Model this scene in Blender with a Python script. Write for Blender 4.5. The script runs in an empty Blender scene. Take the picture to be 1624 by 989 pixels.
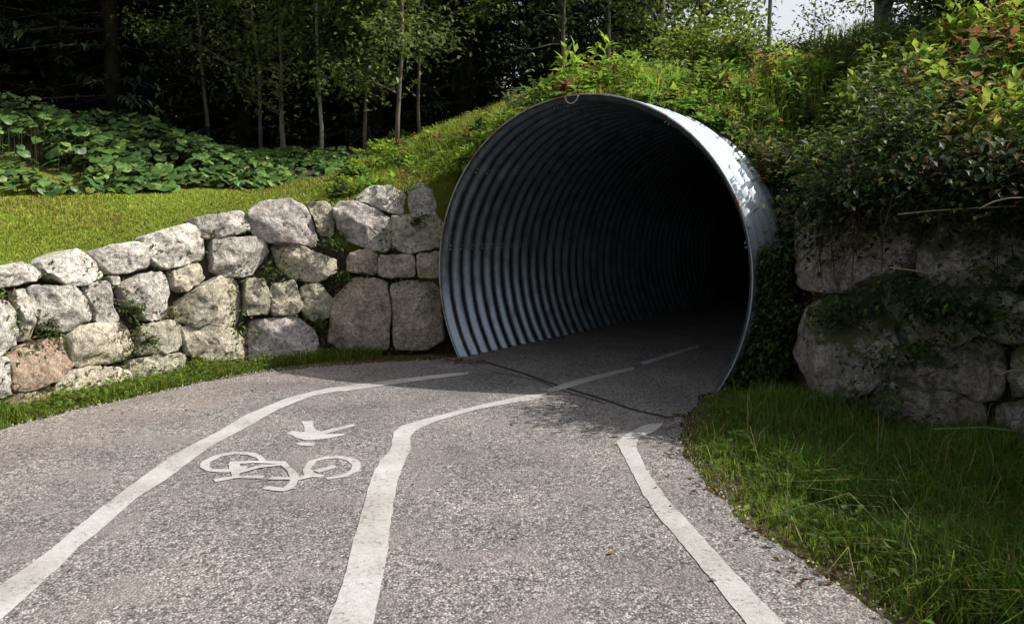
import bpy, bmesh, math, random
import numpy as np
from mathutils import Vector, Matrix, noise

random.seed(7)
rng = np.random.default_rng(7)
SC = bpy.context.scene
COL = SC.collection

# ------------------------------------------------------------------ camera, sky, sun, exposure
F_PX, CAM_H = 1275.0, 1.55
PITCH = math.atan(144.5 / F_PX)
cam_d = bpy.data.cameras.new('camera')
cam = bpy.data.objects.new('camera', cam_d)
COL.objects.link(cam)
cam.location = (0, 0, CAM_H)
cam.rotation_euler = (math.pi / 2 - PITCH, 0, 0)
cam_d.sensor_width = 36.0
cam_d.lens = F_PX / 1624 * 36.0
cam_d.clip_end = 2000
cam_d.clip_start = 0.05
SC.camera = cam

SUN_AZ, SUN_EL = math.radians(4), math.radians(45)     # azimuth measured from +x towards +y
SUN_DIR = Vector((math.cos(SUN_EL) * math.cos(SUN_AZ), math.cos(SUN_EL) * math.sin(SUN_AZ), math.sin(SUN_EL)))
world = bpy.data.worlds.new('World')
SC.world = world
world.use_nodes = True
wn = world.node_tree
wn.nodes.clear()
w_out = wn.nodes.new('ShaderNodeOutputWorld')
w_bg = wn.nodes.new('ShaderNodeBackground')
w_sky = wn.nodes.new('ShaderNodeTexSky')
w_sky.sky_type = 'NISHITA'
w_sky.sun_disc = False
w_sky.sun_elevation = SUN_EL
w_sky.sun_rotation = math.atan2(SUN_DIR.x, SUN_DIR.y)
w_sky.dust_density = 4.0
w_sky.ozone_density = 1.0
w_sky.air_density = 1.0
w_bg.inputs['Strength'].default_value = 0.145
w_hs = wn.nodes.new('ShaderNodeHueSaturation')          # thin milky cloud over the whole sky
w_hs.inputs['Saturation'].default_value = 0.3
wn.links.new(w_sky.outputs[0], w_hs.inputs['Color'])
wn.links.new(w_hs.outputs[0], w_bg.inputs['Color'])
wn.links.new(w_bg.outputs[0], w_out.inputs['Surface'])

sun_d = bpy.data.lights.new('sun', 'SUN')
sun_d.energy = 5.0
sun_d.angle = math.radians(0.5)
sun_d.color = (1.0, 0.95, 0.87)
sun = bpy.data.objects.new('sun', sun_d)
COL.objects.link(sun)
sun.rotation_euler = (-SUN_DIR).to_track_quat('-Z', 'Y').to_euler()
sun.location = SUN_DIR * 40

SC.view_settings.view_transform = 'Standard'
SC.view_settings.look = 'None'
SC.view_settings.gamma = 1.0
SC.view_settings.exposure = 0.45
SC.view_settings.use_curve_mapping = False
SC.render.engine = 'CYCLES'
SC.cycles.use_denoising = True
SC.cycles.max_bounces = 6
SC.cycles.diffuse_bounces = 2
SC.cycles.transparent_max_bounces = 4
SC.cycles.caustics_reflective = False
SC.cycles.caustics_refractive = False

# ------------------------------------------------------------------ surveying: a bearing in the photograph to a place on the ground
C0 = np.array([0, 0, CAM_H])
FWD = np.array([0, math.cos(PITCH), -math.sin(PITCH)])
UPV = np.array([0, math.sin(PITCH), math.cos(PITCH)])
def ray(px, py):
    return FWD + np.array([1., 0, 0]) * (px - 812) / F_PX + UPV * (494.5 - py) / F_PX
def G(px, py, z=0.0):
    r = ray(px, py)
    return C0 + r * ((z - CAM_H) / r[2])
def W(px, py, yd):
    r = ray(px, py)
    return C0 + r * (yd / r[1])

# ------------------------------------------------------------------ helpers
def link(o, parent=None):
    COL.objects.link(o)
    if parent is not None:
        o.parent = parent
    return o
def tag(o, label=None, cat=None, group=None, kind=None):
    if label: o['label'] = label
    if cat: o['category'] = cat
    if group: o['group'] = group
    if kind: o['kind'] = kind
    return o
def empty(name, loc):
    o = bpy.data.objects.new(name, None)
    o.location = loc
    o.empty_display_size = 0.1
    return link(o)
def mesh_np(name, V, F, col=None, mat=None, smooth=False):
    V = np.asarray(V, np.float32); F = np.asarray(F, np.int32)
    k = F.shape[1]
    me = bpy.data.meshes.new(name)
    me.vertices.add(len(V)); me.vertices.foreach_set('co', V.ravel())
    me.loops.add(F.size); me.loops.foreach_set('vertex_index', F.ravel())
    me.polygons.add(len(F))
    me.polygons.foreach_set('loop_start', np.arange(0, F.size, k, dtype=np.int32))
    if smooth:
        me.polygons.foreach_set('use_smooth', np.ones(len(F), bool))
    if col is not None:
        ca = me.color_attributes.new('Col', 'FLOAT_COLOR', 'POINT')
        c4 = np.ones((len(V), 4), np.float32); c4[:, :3] = col
        ca.data.foreach_set('color', c4.ravel())
    me.update(calc_edges=True)
    if mat: me.materials.append(mat)
    return me
def ob(name, me, parent=None, loc=None):
    o = bpy.data.objects.new(name, me)
    link(o, parent)
    if loc is not None: o.location = loc
    return o
class MB:
    """collects triangles"""
    def __init__(s): s.V = []; s.F = []; s.C = []; s.n = 0
    def add(s, V, F, C=None):
        V = np.asarray(V, float); F = np.asarray(F, int)
        s.V.append(V); s.F.append(F + s.n); s.n += len(V)
        if C is None: C = np.ones((len(V), 3)) * .5
        s.C.append(np.broadcast_to(np.asarray(C, float), (len(V), 3)))
    def mesh(s, name, mat, smooth=False):
        return mesh_np(name, np.concatenate(s.V), np.concatenate(s.F), np.concatenate(s.C), mat, smooth)
def tube(mb, pts, rad, n=7, col=None, cap=True):
    pts = np.asarray(pts, float); rad = np.broadcast_to(np.asarray(rad, float), (len(pts),))
    V = []; up = np.array([.13, .31, .94])
    for i, p in enumerate(pts):
        d = pts[min(i + 1, len(pts) - 1)] - pts[max(i - 1, 0)]
        d = d / (np.linalg.norm(d) + 1e-9)
        a = np.cross(d, up)
        if np.linalg.norm(a) < 1e-3: a = np.cross(d, [1, 0, 0])
        a /= np.linalg.norm(a); b = np.cross(d, a)
        th = np.arange(n) * 2 * math.pi / n
        V.append(p + rad[i] * (np.cos(th)[:, None] * a + np.sin(th)[:, None] * b))
    V = np.concatenate(V); F = []
    for i in range(len(pts) - 1):
        for j in range(n):
            a0 = i * n + j; a1 = i * n + (j + 1) % n
            F += [(a0, a1, a1 + n), (a0, a1 + n, a0 + n)]
    if cap:
        o = (len(pts) - 1) * n
        F += [(o, o + j, o + j + 1) for j in range(1, n - 1)]
        F += [(0, j + 1, j) for j in range(1, n - 1)]
    mb.add(V, F, col)
def unit(a):
    return a / (np.linalg.norm(a, axis=-1, keepdims=True) + 1e-9)
def leaves(mb, P, A, N, L, Wd, col, fold=.18, droop=.15):
    """pointed folded leaves: P base, A axis, N upper side, L length, Wd width"""
    n = len(P); A = unit(A); S = unit(np.cross(A, N)); N = np.cross(S, A)
    L = np.broadcast_to(L, (n,))[:, None]; Wd = np.broadcast_to(Wd, (n,))[:, None]
    v0 = P; v1 = P + A * L * .48 - S * Wd * .5 + N * Wd * fold
    v2 = P + A * L * .48 + S * Wd * .5 + N * Wd * fold
    v3 = P + A * L - N * L * droop; v4 = P + A * L * .5
    V = np.stack([v0, v1, v2, v3, v4], 1).reshape(-1, 3)
    b = np.arange(n)[:, None] * 5
    F = (b[:, :, None] + np.array([[0, 4, 1], [0, 2, 4], [1, 4, 3], [4, 2, 3]])[None]).reshape(-1, 3)
    C = np.repeat(np.broadcast_to(col, (n, 3)), 5, 0)
    mb.add(V, F, C)
def blades(mb, P, H, Wd, lean, col, tipcol=None):
    """grass blades"""
    n = len(P); th = rng.uniform(0, 2 * math.pi, n)
    D = np.stack([np.cos(th), np.sin(th), np.zeros(n)], 1)
    ph = th + math.pi / 2 + rng.normal(0, .7, n)
    B = np.stack([np.cos(ph), np.sin(ph), np.zeros(n)], 1)
    H = np.broadcast_to(H, (n,))[:, None]; Wd = np.broadcast_to(Wd, (n,))[:, None]
    ln = np.abs(rng.normal(0, 1, n))[:, None] * lean
    up = np.array([0, 0, 1.])
    mid = P + up * H * .6 + B * H * ln * .3
    tip = P + up * H * np.maximum(.25, 1 - .35 * ln) + B * H * ln
    V = np.stack([P - D * Wd * .5, P + D * Wd * .5, mid - D * Wd * .38, mid + D * Wd * .38, tip], 1).reshape(-1, 3)
    b = np.arange(n)[:, None] * 5
    F = (b[:, :, None] + np.array([[0, 1, 3], [0, 3, 2], [2, 3, 4]])[None]).reshape(-1, 3)
    C = np.repeat(np.broadcast_to(col, (n, 3)), 5, 0).copy()
    mb.add(V, F, C)
def tint(base, n, var=.25, hue=.12):
    base = np.asarray(base, float)
    c = base[None] * np.exp(rng.normal(0, var, n))[:, None]
    c[:, 0] *= np.exp(rng.normal(0, hue, n)); c[:, 2] *= np.exp(rng.normal(0, hue, n))
    return np.clip(c, 0.002, .8)

def patchy(X, Y, s, ph=0):
    return .5 + .25 * (np.sin(X * s + 1.7 * np.sin(Y * s * .7 + ph)) + np.sin(Y * s * 1.3 + 1.9 * np.sin(X * s * .8 + ph * 2)))

# ------------------------------------------------------------------ materials
def new_mat(name):
    m = bpy.data.materials.new(name); m.use_nodes = True
    nt = m.node_tree; nt.nodes.clear()
    out = nt.nodes.new('ShaderNodeOutputMaterial')
    return m, nt, out
def nd(nt, t, **kw):
    n = nt.nodes.new(t)
    for k, v in kw.items():
        if k.startswith('i_'): n.inputs[k[2:].replace('_', ' ')].default_value = v
        else: setattr(n, k, v)
    return n
def ramp(nt, src, stops):
    r = nt.nodes.new('ShaderNodeValToRGB')
    el = r.color_ramp.elements
    while len(el) < len(stops): el.new(.5)
    for e, (p, c) in zip(el, stops):
        e.position = p; e.color = (*c, 1) if len(c) == 3 else c
    nt.links.new(src, r.inputs[0])
    return r.outputs[0]
def g3(v): return (v, v, v)
def mixc(nt, fac, a, b, mode='MIX'):
    m = nt.nodes.new('ShaderNodeMix'); m.data_type = 'RGBA'; m.blend_type = mode
    for s, v in ((m.inputs[0], fac), (m.inputs[6], a), (m.inputs[7], b)):
        if isinstance(v, (int, float)): s.default_value = v
        elif isinstance(v, tuple): s.default_value = (*v, 1) if len(v) == 3 else v
        else: nt.links.new(v, s)
    return m.outputs[2]
def tex(nt, kind, scale, coord, detail=4, rough=.6, out=0, **kw):
    n = nt.nodes.new('ShaderNodeTex' + kind)
    n.inputs['Scale'].default_value = scale
    if kind == 'Noise':
        n.inputs['Detail'].default_value = detail; n.inputs['Roughness'].default_value = rough
    for k, v in kw.items(): setattr(n, k, v)
    nt.links.new(coord, n.inputs['Vector'])
    return n.outputs[out]
def bump(nt, h, strength, dist, prev=None):
    b = nt.nodes.new('ShaderNodeBump')
    b.inputs['Strength'].default_value = strength; b.inputs['Distance'].default_value = dist
    nt.links.new(h, b.inputs['Height'])
    if prev is not None: nt.links.new(prev, b.inputs['Normal'])
    return b.outputs[0]
def principled(nt, out, color, rough=.8, spec=.3, normal=None, metallic=0.0):
    p = nt.nodes.new('ShaderNodeBsdfPrincipled')
    for s, v in (('Base Color', color), ('Roughness', rough), ('Specular IOR Level', spec), ('Metallic', metallic)):
        if isinstance(v, (int, float)): p.inputs[s].default_value = v
        elif isinstance(v, tuple): p.inputs[s].default_value = (*v, 1)
        else: nt.links.new(v, p.inputs[s])
    if normal is not None: nt.links.new(normal, p.inputs['Normal'])
    nt.links.new(p.outputs[0], out.inputs['Surface'])
    return p
def wpos(nt):
    return nt.nodes.new('ShaderNodeNewGeometry').outputs['Position']

def leaf_material(name, trans=.3, spec=.25, rough=.5):
    m, nt, out = new_mat(name)
    a = nd(nt, 'ShaderNodeAttribute', attribute_name='Col')
    oi = nt.nodes.new('ShaderNodeObjectInfo')
    hv = nt.nodes.new('ShaderNodeHueSaturation')
    mr = nt.nodes.new('ShaderNodeMapRange')
    mr.inputs[3].default_value = .8; mr.inputs[4].default_value = 1.2
    nt.links.new(oi.outputs['Random'], mr.inputs[0]); nt.links.new(mr.outputs[0], hv.inputs['Value'])
    nz = tex(nt, 'Noise', 9.0, wpos(nt), 2)
    c = mixc(nt, 1.0, a.outputs['Color'], ramp(nt, nz, [(.3, g3(.72)), (.7, g3(1.15))]), 'MULTIPLY')
    nt.links.new(c, hv.inputs['Color'])
    p = principled(nt, out, hv.outputs[0], rough, spec)
    t = nt.nodes.new('ShaderNodeBsdfTranslucent'); nt.links.new(hv.outputs[0], t.inputs['Color'])
    mx = nt.nodes.new('ShaderNodeMixShader'); mx.inputs[0].default_value = trans
    nt.links.new(p.outputs[0], mx.inputs[1]); nt.links.new(t.outputs[0], mx.inputs[2])
    nt.links.new(mx.outputs[0], out.inputs['Surface'])
    return m
M_LEAF = leaf_material('leaf', .45)
M_GRASS = leaf_material('grass_blade', .46, .2)
M_BIGLEAF = leaf_material('broad_leaf', .22, .35, .45)
M_NEEDLE = leaf_material('needles', .08, .1, .7)

def bark_material(name, c0, c1, scale=14):
    m, nt, out = new_mat(name)
    mp = nt.nodes.new('ShaderNodeMapping'); mp.inputs['Scale'].default_value = (1, 1, .25)
    nt.links.new(wpos(nt), mp.inputs[0])
    n = tex(nt, 'Noise', scale, mp.outputs[0], 6, .7)
    principled(nt, out, ramp(nt, n, [(.3, c0), (.68, c1)]), .9, .15, bump(nt, n, .6, .02))
    return m
M_BARK = bark_material('bark', (.05, .042, .032), (.16, .14, .11))
M_BARKPALE = bark_material('pale_bark', (.12, .11, .09), (.4, .38, .33), 20)
M_BARKDARK = bark_material('dark_bark', (.02, .016, .012), (.06, .05, .04))
M_SNAG = bark_material('weathered_wood', (.06, .065, .075), (.2, .21, .23))

# asphalt
m, nt, out = new_mat('asphalt'); M_ASPH = m
P_ = wpos(nt)
vo = nt.nodes.new('ShaderNodeTexVoronoi'); vo.inputs['Scale'].default_value = 92; vo.inputs['Randomness'].default_value = 1
nt.links.new(P_, vo.inputs['Vector'])
chips = ramp(nt, vo.outputs['Color'], [(.1, (.07, .067, .065)), (.35, (.163, .156, .15)), (.62, (.228, .219, .21)), (.88, (.375, .36, .345))])
edge = ramp(nt, vo.outputs['Distance'], [(.4, g3(1)), (.8, g3(.45))])
c = mixc(nt, 1.0, chips, edge, 'MULTIPLY')
fine = tex(nt, 'Noise', 240, P_, 3, .7)
c = mixc(nt, .6, c, ramp(nt, fine, [(.35, g3(.45)), (.65, g3(1.45))]), 'MULTIPLY')
mott = tex(nt, 'Noise', 22, P_, 4, .7)
c = mixc(nt, .75, c, ramp(nt, mott, [(.35, g3(.55)), (.65, g3(1.4))]), 'MULTIPLY')
v2 = nt.nodes.new('ShaderNodeTexVoronoi'); v2.inputs['Scale'].default_value = 41; nt.links.new(P_, v2.inputs['Vector'])
c = mixc(nt, .55, c, ramp(nt, v2.outputs['Color'], [(.1, g3(.55)), (.3, g3(.95)), (.85, g3(1.25))]), 'MULTIPLY')
smo = tex(nt, 'Noise', 2.6, P_, 3, .5)
c = mixc(nt, ramp(nt, smo, [(.5, g3(0)), (.66, g3(.6))]), c, (.17, .157, .15))
big = tex(nt, 'Noise', 1.1, P_, 4, .6)
c = mixc(nt, 1.0, c, ramp(nt, big, [(.32, (.76, .74, .75)), (.5, (1, .98, .97)), (.68, (1.24, 1.2, 1.16))]), 'MULTIPLY')
a = nd(nt, 'ShaderNodeAttribute', attribute_name='Col')
c = mixc(nt, 1.0, c, a.outputs['Color'], 'MULTIPLY')
# hairline cracks and pits
wv = nt.nodes.new('ShaderNodeTexNoise'); wv.inputs['Scale'].default_value = 5; wv.inputs['Detail'].default_value = 4; nt.links.new(P_, wv.inputs['Vector'])
wm = nd(nt, 'ShaderNodeVectorMath', operation='MULTIPLY_ADD'); wm.inputs[1].default_value = (.35, .35, 0); nt.links.new(wv.outputs['Color'], wm.inputs[0]); nt.links.new(P_, wm.inputs[2])
vc = nt.nodes.new('ShaderNodeTexVoronoi'); vc.feature = 'DISTANCE_TO_EDGE'; vc.inputs['Scale'].default_value = 1.1; nt.links.new(wm.outputs[0], vc.inputs['Vector'])
brk = tex(nt, 'Noise', 1.9, P_, 3)
ck = mixc(nt, 1.0, ramp(nt, vc.outputs['Distance'], [(.002, g3(.55)), (.009, g3(0))]), ramp(nt, brk, [(.47, g3(0)), (.6, g3(1))]), 'MULTIPLY')
c = mixc(nt, ck, c, (.04, .037, .035))
pit = tex(nt, 'Noise', 55, P_, 2, .5)
c = mixc(nt, ramp(nt, pit, [(.3, g3(.7)), (.36, g3(0))]), c, (.035, .032, .03))
hb = bump(nt, vo.outputs['Distance'], .7, -.008)
hb = bump(nt, mott, .5, .012, hb)
principled(nt, out, c, .88, .25, hb)

# worn white road paint
m, nt, out = new_mat('road_paint'); M_PAINT = m
P_ = wpos(nt)
n1 = tex(nt, 'Noise', 38, P_, 6, .75)
n2 = tex(nt, 'Noise', 3.1, P_, 3, .6)
ad = nd(nt, 'ShaderNodeMath', operation='ADD'); nt.links.new(n1, ad.inputs[0])
ml = nd(nt, 'ShaderNodeMath', operation='MULTIPLY'); ml.inputs[1].default_value = .45
nt.links.new(n2, ml.inputs[0]); nt.links.new(ml.outputs[0], ad.inputs[1])
c = ramp(nt, ad.outputs[0], [(.55, (.13, .12, .115)), (.6, (.29, .285, .275)), (.69, (.37, .365, .355)), (.9, (.44, .435, .425))])
fg = tex(nt, 'Noise', 180, P_, 3, .7)
c = mixc(nt, .5, c, ramp(nt, fg, [(.35, g3(.7)), (.6, g3(1.15))]), 'MULTIPLY')
stn = tex(nt, 'Noise', 1.7, P_, 4, .6)
c = mixc(nt, 1.0, c, ramp(nt, stn, [(.35, (.78, .76, .73)), (.65, (1.05, 1.05, 1.05))]), 'MULTIPLY')
principled(nt, out, c, .8, .25, bump(nt, fg, .6, .006))

m, nt, out = new_mat('tar'); M_TAR = m
n1 = tex(nt, 'Noise', 40, wpos(nt), 4)
principled(nt, out, ramp(nt, n1, [(.3, g3(.012)), (.7, g3(.045))]), .8, .3, bump(nt, n1, .5, .01))

# stone
def stone_material(name, moss):
    m, nt, out = new_mat(name)
    oi = nt.nodes.new('ShaderNodeObjectInfo')
    tc = wpos(nt)
    ad = nd(nt, 'ShaderNodeVectorMath', operation='ADD')
    nt.links.new(tc, ad.inputs[0])
    cb = nt.nodes.new('ShaderNodeCombineXYZ')
    ms = nd(nt, 'ShaderNodeMath', operation='MULTIPLY'); ms.inputs[1].default_value = 37
    nt.links.new(oi.outputs['Random'], ms.inputs[0]); nt.links.new(ms.outputs[0], cb.inputs[0])
    nt.links.new(cb.outputs[0], ad.inputs[1]); v = ad.outputs[0]
    lo = tex(nt, 'Noise', 4.5, v, 5, .65)
    mid = tex(nt, 'Noise', 26, v, 5, .75)
    sp = tex(nt, 'Noise', 95, v, 3, .7)
    c = ramp(nt, lo, [(.28, g3(.5)), (.5, g3(.85)), (.72, g3(1.2))])
    c = mixc(nt, 1.0, c, oi.outputs['Color'], 'MULTIPLY')
    c = mixc(nt, .75, c, ramp(nt, mid, [(.36, g3(.3)), (.5, g3(.95)), (.64, g3(1.6))]), 'MULTIPLY')
    c = mixc(nt, .6, c, ramp(nt, sp, [(.38, g3(.35)), (.62, g3(1.6))]), 'MULTIPLY')
    li = tex(nt, 'Noise', 9, v, 6, .8)
    c = mixc(nt, ramp(nt, li, [(.56, g3(0)), (.64, g3(.55))]), c, (.46, .45, .39))
    warm = tex(nt, 'Noise', 3.2, v, 3, .6)
    c = mixc(nt, ramp(nt, warm, [(.55, g3(0)), (.75, g3(.4))]), c, (.27, .22, .14))
    # moss on ledges
    gm = nt.nodes.new('ShaderNodeNewGeometry')
    sx = nt.nodes.new('ShaderNodeSeparateXYZ'); nt.links.new(gm.outputs['Normal'], sx.inputs[0])
    mn = tex(nt, 'Noise', 5, v, 5, .7)
    am = nd(nt, 'ShaderNodeMath', operation='MULTIPLY_ADD'); am.inputs[1].default_value = .35
    nt.links.new(sx.outputs[2], am.inputs[0]); nt.links.new(mn, am.inputs[2])
    c = mixc(nt, ramp(nt, am.outputs[0], [(moss, g3(0)), (moss + .12, g3(.85))]), c, (.05, .065, .018))
    h = bump(nt, lo, .5, .06); h = bump(nt, mid, .8, .03, h); h = bump(nt, sp, .6, .01, h)
    principled(nt, out, c, .92, .2, h)
    return m
M_STONE = stone_material('rough_stone', .9)
M_MOSSY = stone_material('mossy_stone', .56)

m, nt, out = new_mat('soil'); M_SOIL = m
P_ = wpos(nt); n1 = tex(nt, 'Noise', 18, P_, 6, .75); n2 = tex(nt, 'Noise', 2, P_, 3)
c = ramp(nt, n1, [(.3, (.022, .017, .011)), (.7, (.085, .067, .045))])
principled(nt, out, c, .95, .1, bump(nt, n1, .8, .04))

m, nt, out = new_mat('terrain'); M_TERR = m
P_ = wpos(nt); n1 = tex(nt, 'Noise', 24, P_, 6, .75); n2 = tex(nt, 'Noise', 1.5, P_, 3)
a = nd(nt, 'ShaderNodeAttribute', attribute_name='Col')
c = mixc(nt, .8, a.outputs['Color'], ramp(nt, n1, [(.3, g3(.5)), (.7, g3(1.4))]), 'MULTIPLY')
c = mixc(nt, .6, c, ramp(nt, n2, [(.3, (.75, .8, .8)), (.7, (1.25, 1.15, 1.0))]), 'MULTIPLY')
principled(nt, out, c, .95, .1, bump(nt, n1, .7, .03))

# galvanised steel
m, nt, out = new_mat('galvanised_steel'); M_STEEL = m
P_ = wpos(nt)
n1 = tex(nt, 'Noise', 7, P_, 6, .7); n2 = tex(nt, 'Noise', 60, P_, 4, .7)
mp = nt.nodes.new('ShaderNodeMapping'); mp.inputs['Scale'].default_value = (6, 6, .7)
nt.links.new(P_, mp.inputs[0]); n3 = tex(nt, 'Noise', 1.6, mp.outputs[0], 5, .65)
c = ramp(nt, n1, [(.3, (.15, .185, .215)), (.7, (.29, .34, .385))])
c = mixc(nt, .5, c, ramp(nt, n2, [(.3, g3(.65)), (.7, g3(1.3))]), 'MULTIPLY')
c = mixc(nt, ramp(nt, n3, [(.52, g3(0)), (.68, g3(.65))]), c, (.07, .066, .062))
rg = ramp(nt, n1, [(.3, g3(.3)), (.7, g3(.46))])
principled(nt, out, c, rg, .5, bump(nt, n2, .15, .004), .94)
m, nt, out = new_mat('bright_zinc'); M_ZINC = m
P_ = wpos(nt); n1 = tex(nt, 'Noise', 9, P_, 5, .7); n2 = tex(nt, 'Noise', 70, P_, 3, .7)
c = mixc(nt, .5, ramp(nt, n1, [(.3, (.36, .42, .48)), (.7, (.5, .56, .62))]), ramp(nt, n2, [(.3, g3(.75)), (.7, g3(1.2))]), 'MULTIPLY')
principled(nt, out, c, .5, .4, bump(nt, n2, .15, .004), .35)
m, nt, out = new_mat('rim_steel'); M_RIM = m
P_ = wpos(nt); n1 = tex(nt, 'Noise', 3.2, P_, 6, .7); n2 = tex(nt, 'Noise', 50, P_, 4, .7)
c = ramp(nt, n2, [(.3, (.2, .215, .235)), (.7, (.38, .4, .43))])
c = mixc(nt, ramp(nt, n1, [(.5, g3(0)), (.6, g3(.9))]), c, (.22, .08, .03))
principled(nt, out, c, .55, .5, bump(nt, n2, .2, .004), .5)

# ------------------------------------------------------------------ plan of the place
AZ = math.radians(36.0)
TC = np.array([0.646, 8.19]); TZ, TR = 0.964, 1.834
AX = np.array([math.sin(AZ), math.cos(AZ)])         # into the tunnel
LX = np.array([math.cos(AZ), -math.sin(AZ)])        # to the right across it
def tun(s, t): return TC + LX * s + AX * t
WALL = np.array([(-5.0, -4), (-4.85, 3), (-4.55, 5.2), (-4.22, 6.5), (-3.74, 7.67), (-3.25, 8.42), (-2.75, 8.9), (-2.12, 9.15), (-0.91, 9.36), (-0.5, 9.42)])
RWALL = np.array([(2.2, 7.5), (2.34, 6.65), (2.8, 6.0), (3.42, 5.58), (3.62, 4.7), (3.57, 2.5), (3.57, -4)])
def back_offset(line, d, sign):
    o = []
    for i in range(len(line)):
        a = line[max(i - 1, 0)]; b = line[min(i + 1, len(line) - 1)]
        t = (b - a) / np.linalg.norm(b - a)
        o.append(line[i] + sign * d * np.array([-t[1], t[0]]))
    return np.array(o)
LB = back_offset(WALL, .3, 1)
RB = back_offset(RWALL, .35, 1)
LOWER = np.concatenate([[(-300, -6), (-6, -6)], LB[:-2], [tun(-1.95, .3), tun(-1.2, .15), tun(-.4, .08), tun(.1, .1), tun(.5, .4), tun(.9, .85), tun(1.5, 1.1), tun(1.85, 1.0), tun(2.2, .5)],
                        RB[1:], [(4.5, -6), (300, -6), (300, -300), (-300, -300)]])
def inside(poly, X, Y):
    r = np.zeros(X.shape, bool); n = len(poly)
    for i in range(n):
        x1, y1 = poly[i]; x2, y2 = poly[(i + 1) % n]
        if y1 == y2: continue
        c = ((y1 > Y) != (y2 > Y)) & (X < (x2 - x1) * (Y - y1) / (y2 - y1) + x1)
        r ^= c
    return r
BATTER = .12
def wall_hit(line, sign, px, py):
    """where the bearing meets the battered face standing on a base line"""
    r = ray(px, py); best = None
    for i in range(len(line) - 1):
        a, b = line[i], line[i + 1]; t = (b - a) / np.linalg.norm(b - a)
        nb = sign * np.array([-t[1], t[0]])           # backwards
        # (p.xy-a).nb = BATTER*z
        k = r[0] * nb[0] + r[1] * nb[1] - BATTER * r[2]
        c = BATTER * CAM_H - ((0 - a[0]) * nb[0] + (0 - a[1]) * nb[1])
        if abs(k) < 1e-6: continue
        tt = c / k
        p = C0 + r * tt
        u = ((p[:2] - a) @ t) / np.linalg.norm(b - a)
        e = max(0, -u, u - 1)
        if tt > 0 and (best is None or e < best[0]): best = (e, p, np.array([-nb[0], -nb[1]]))
    return best[1], best[2]

# heights of the upper ground: thin-plate spline through surveyed points
ctrl = []
for px, py in [(10, 425), (126, 404), (217, 390), (304, 362), (387, 342), (456, 328), (520, 325), (600, 303), (670, 300)]:
    p, n = wall_hit(WALL, 1, px, py)
    ctrl.append((p[0] - n[0] * .4, p[1] - n[1] * .4, p[2] - .02))
for a in [(0, 330, 9.5), (150, 320, 10), (300, 312, 10.5), (450, 300, 11), (550, 285, 11.3), (650, 255, 11.5), (0, 215, 13), (200, 235, 13.5), (350, 258, 14),
          (450, 255, 14), (505, 250, 14), (575, 246, 14), (640, 240, 13.5), (720, 212, 13), (800, 200, 11.5), (860, 176, 10.5), (1300, 170, 8.5),
          (1450, 150, 7.6), (1600, 120, 7.3), (1200, 130, 10.5), (1100, 138, 12), (1000, 148, 12), (1300, 118, 11), (1450, 95, 10), (1620, 60, 9.5)]:
    ctrl.append(tuple(W(*a)))
for s, t, z in [(0, .1, 2.86), (0, 1.5, 2.95), (0, 4, 3.1), (-1.2, .3, 2.5), (-1.9, .5, 2.15), (.8, 1.2, 2.8), (1.6, 1.2, 2.3), (2.3, .5, 1.6), (2.3, 1.6, 2.6)]:
    q = tun(s, t); ctrl.append((q[0], q[1], z))
ctrl += [(2.95, 6.95, 1.9), (3.3, 6.45, 1.95), (4.0, 6.0, 2.05), (4.3, 4.6, 2.0), (4.3, 2.5, 2.0), (4.3, -4, 2), (6, 20, 4.1), (0, 20, 3.6), (-6, 20, 3.4), (-14, 20, 4.5), (-14, 12, 3.8),
         (-14, 6, 2.6), (-9, 6, 1.6), (-5.6, 4.5, 1.1), (-8, 2, 1.3), (-8, -4, 1.2), (-5.5, -4, 1.0), (-14, -4, 1.5), (14, 20, 4.6), (14, 8, 4.6), (9, 8, 3.9), (9, 2, 3.4), (14, -4, 4), (0, 30, 4), (14, 32, 5.0), (-14, 32, 5)]
ctrl = np.array(ctrl)
def tps_k(d2): return .5 * d2 * np.log(d2 + 1e-9)
NC = n = len(ctrl); K = tps_k(((ctrl[:, None, :2] - ctrl[None, :, :2]) ** 2).sum(2)) + np.eye(n) * .25
Pm = np.c_[np.ones(n), ctrl[:, :2]]
A_ = np.block([[K, Pm], [Pm.T, np.zeros((3, 3))]])
SOL = np.linalg.solve(A_, np.r_[ctrl[:, 2], 0, 0, 0])
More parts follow.
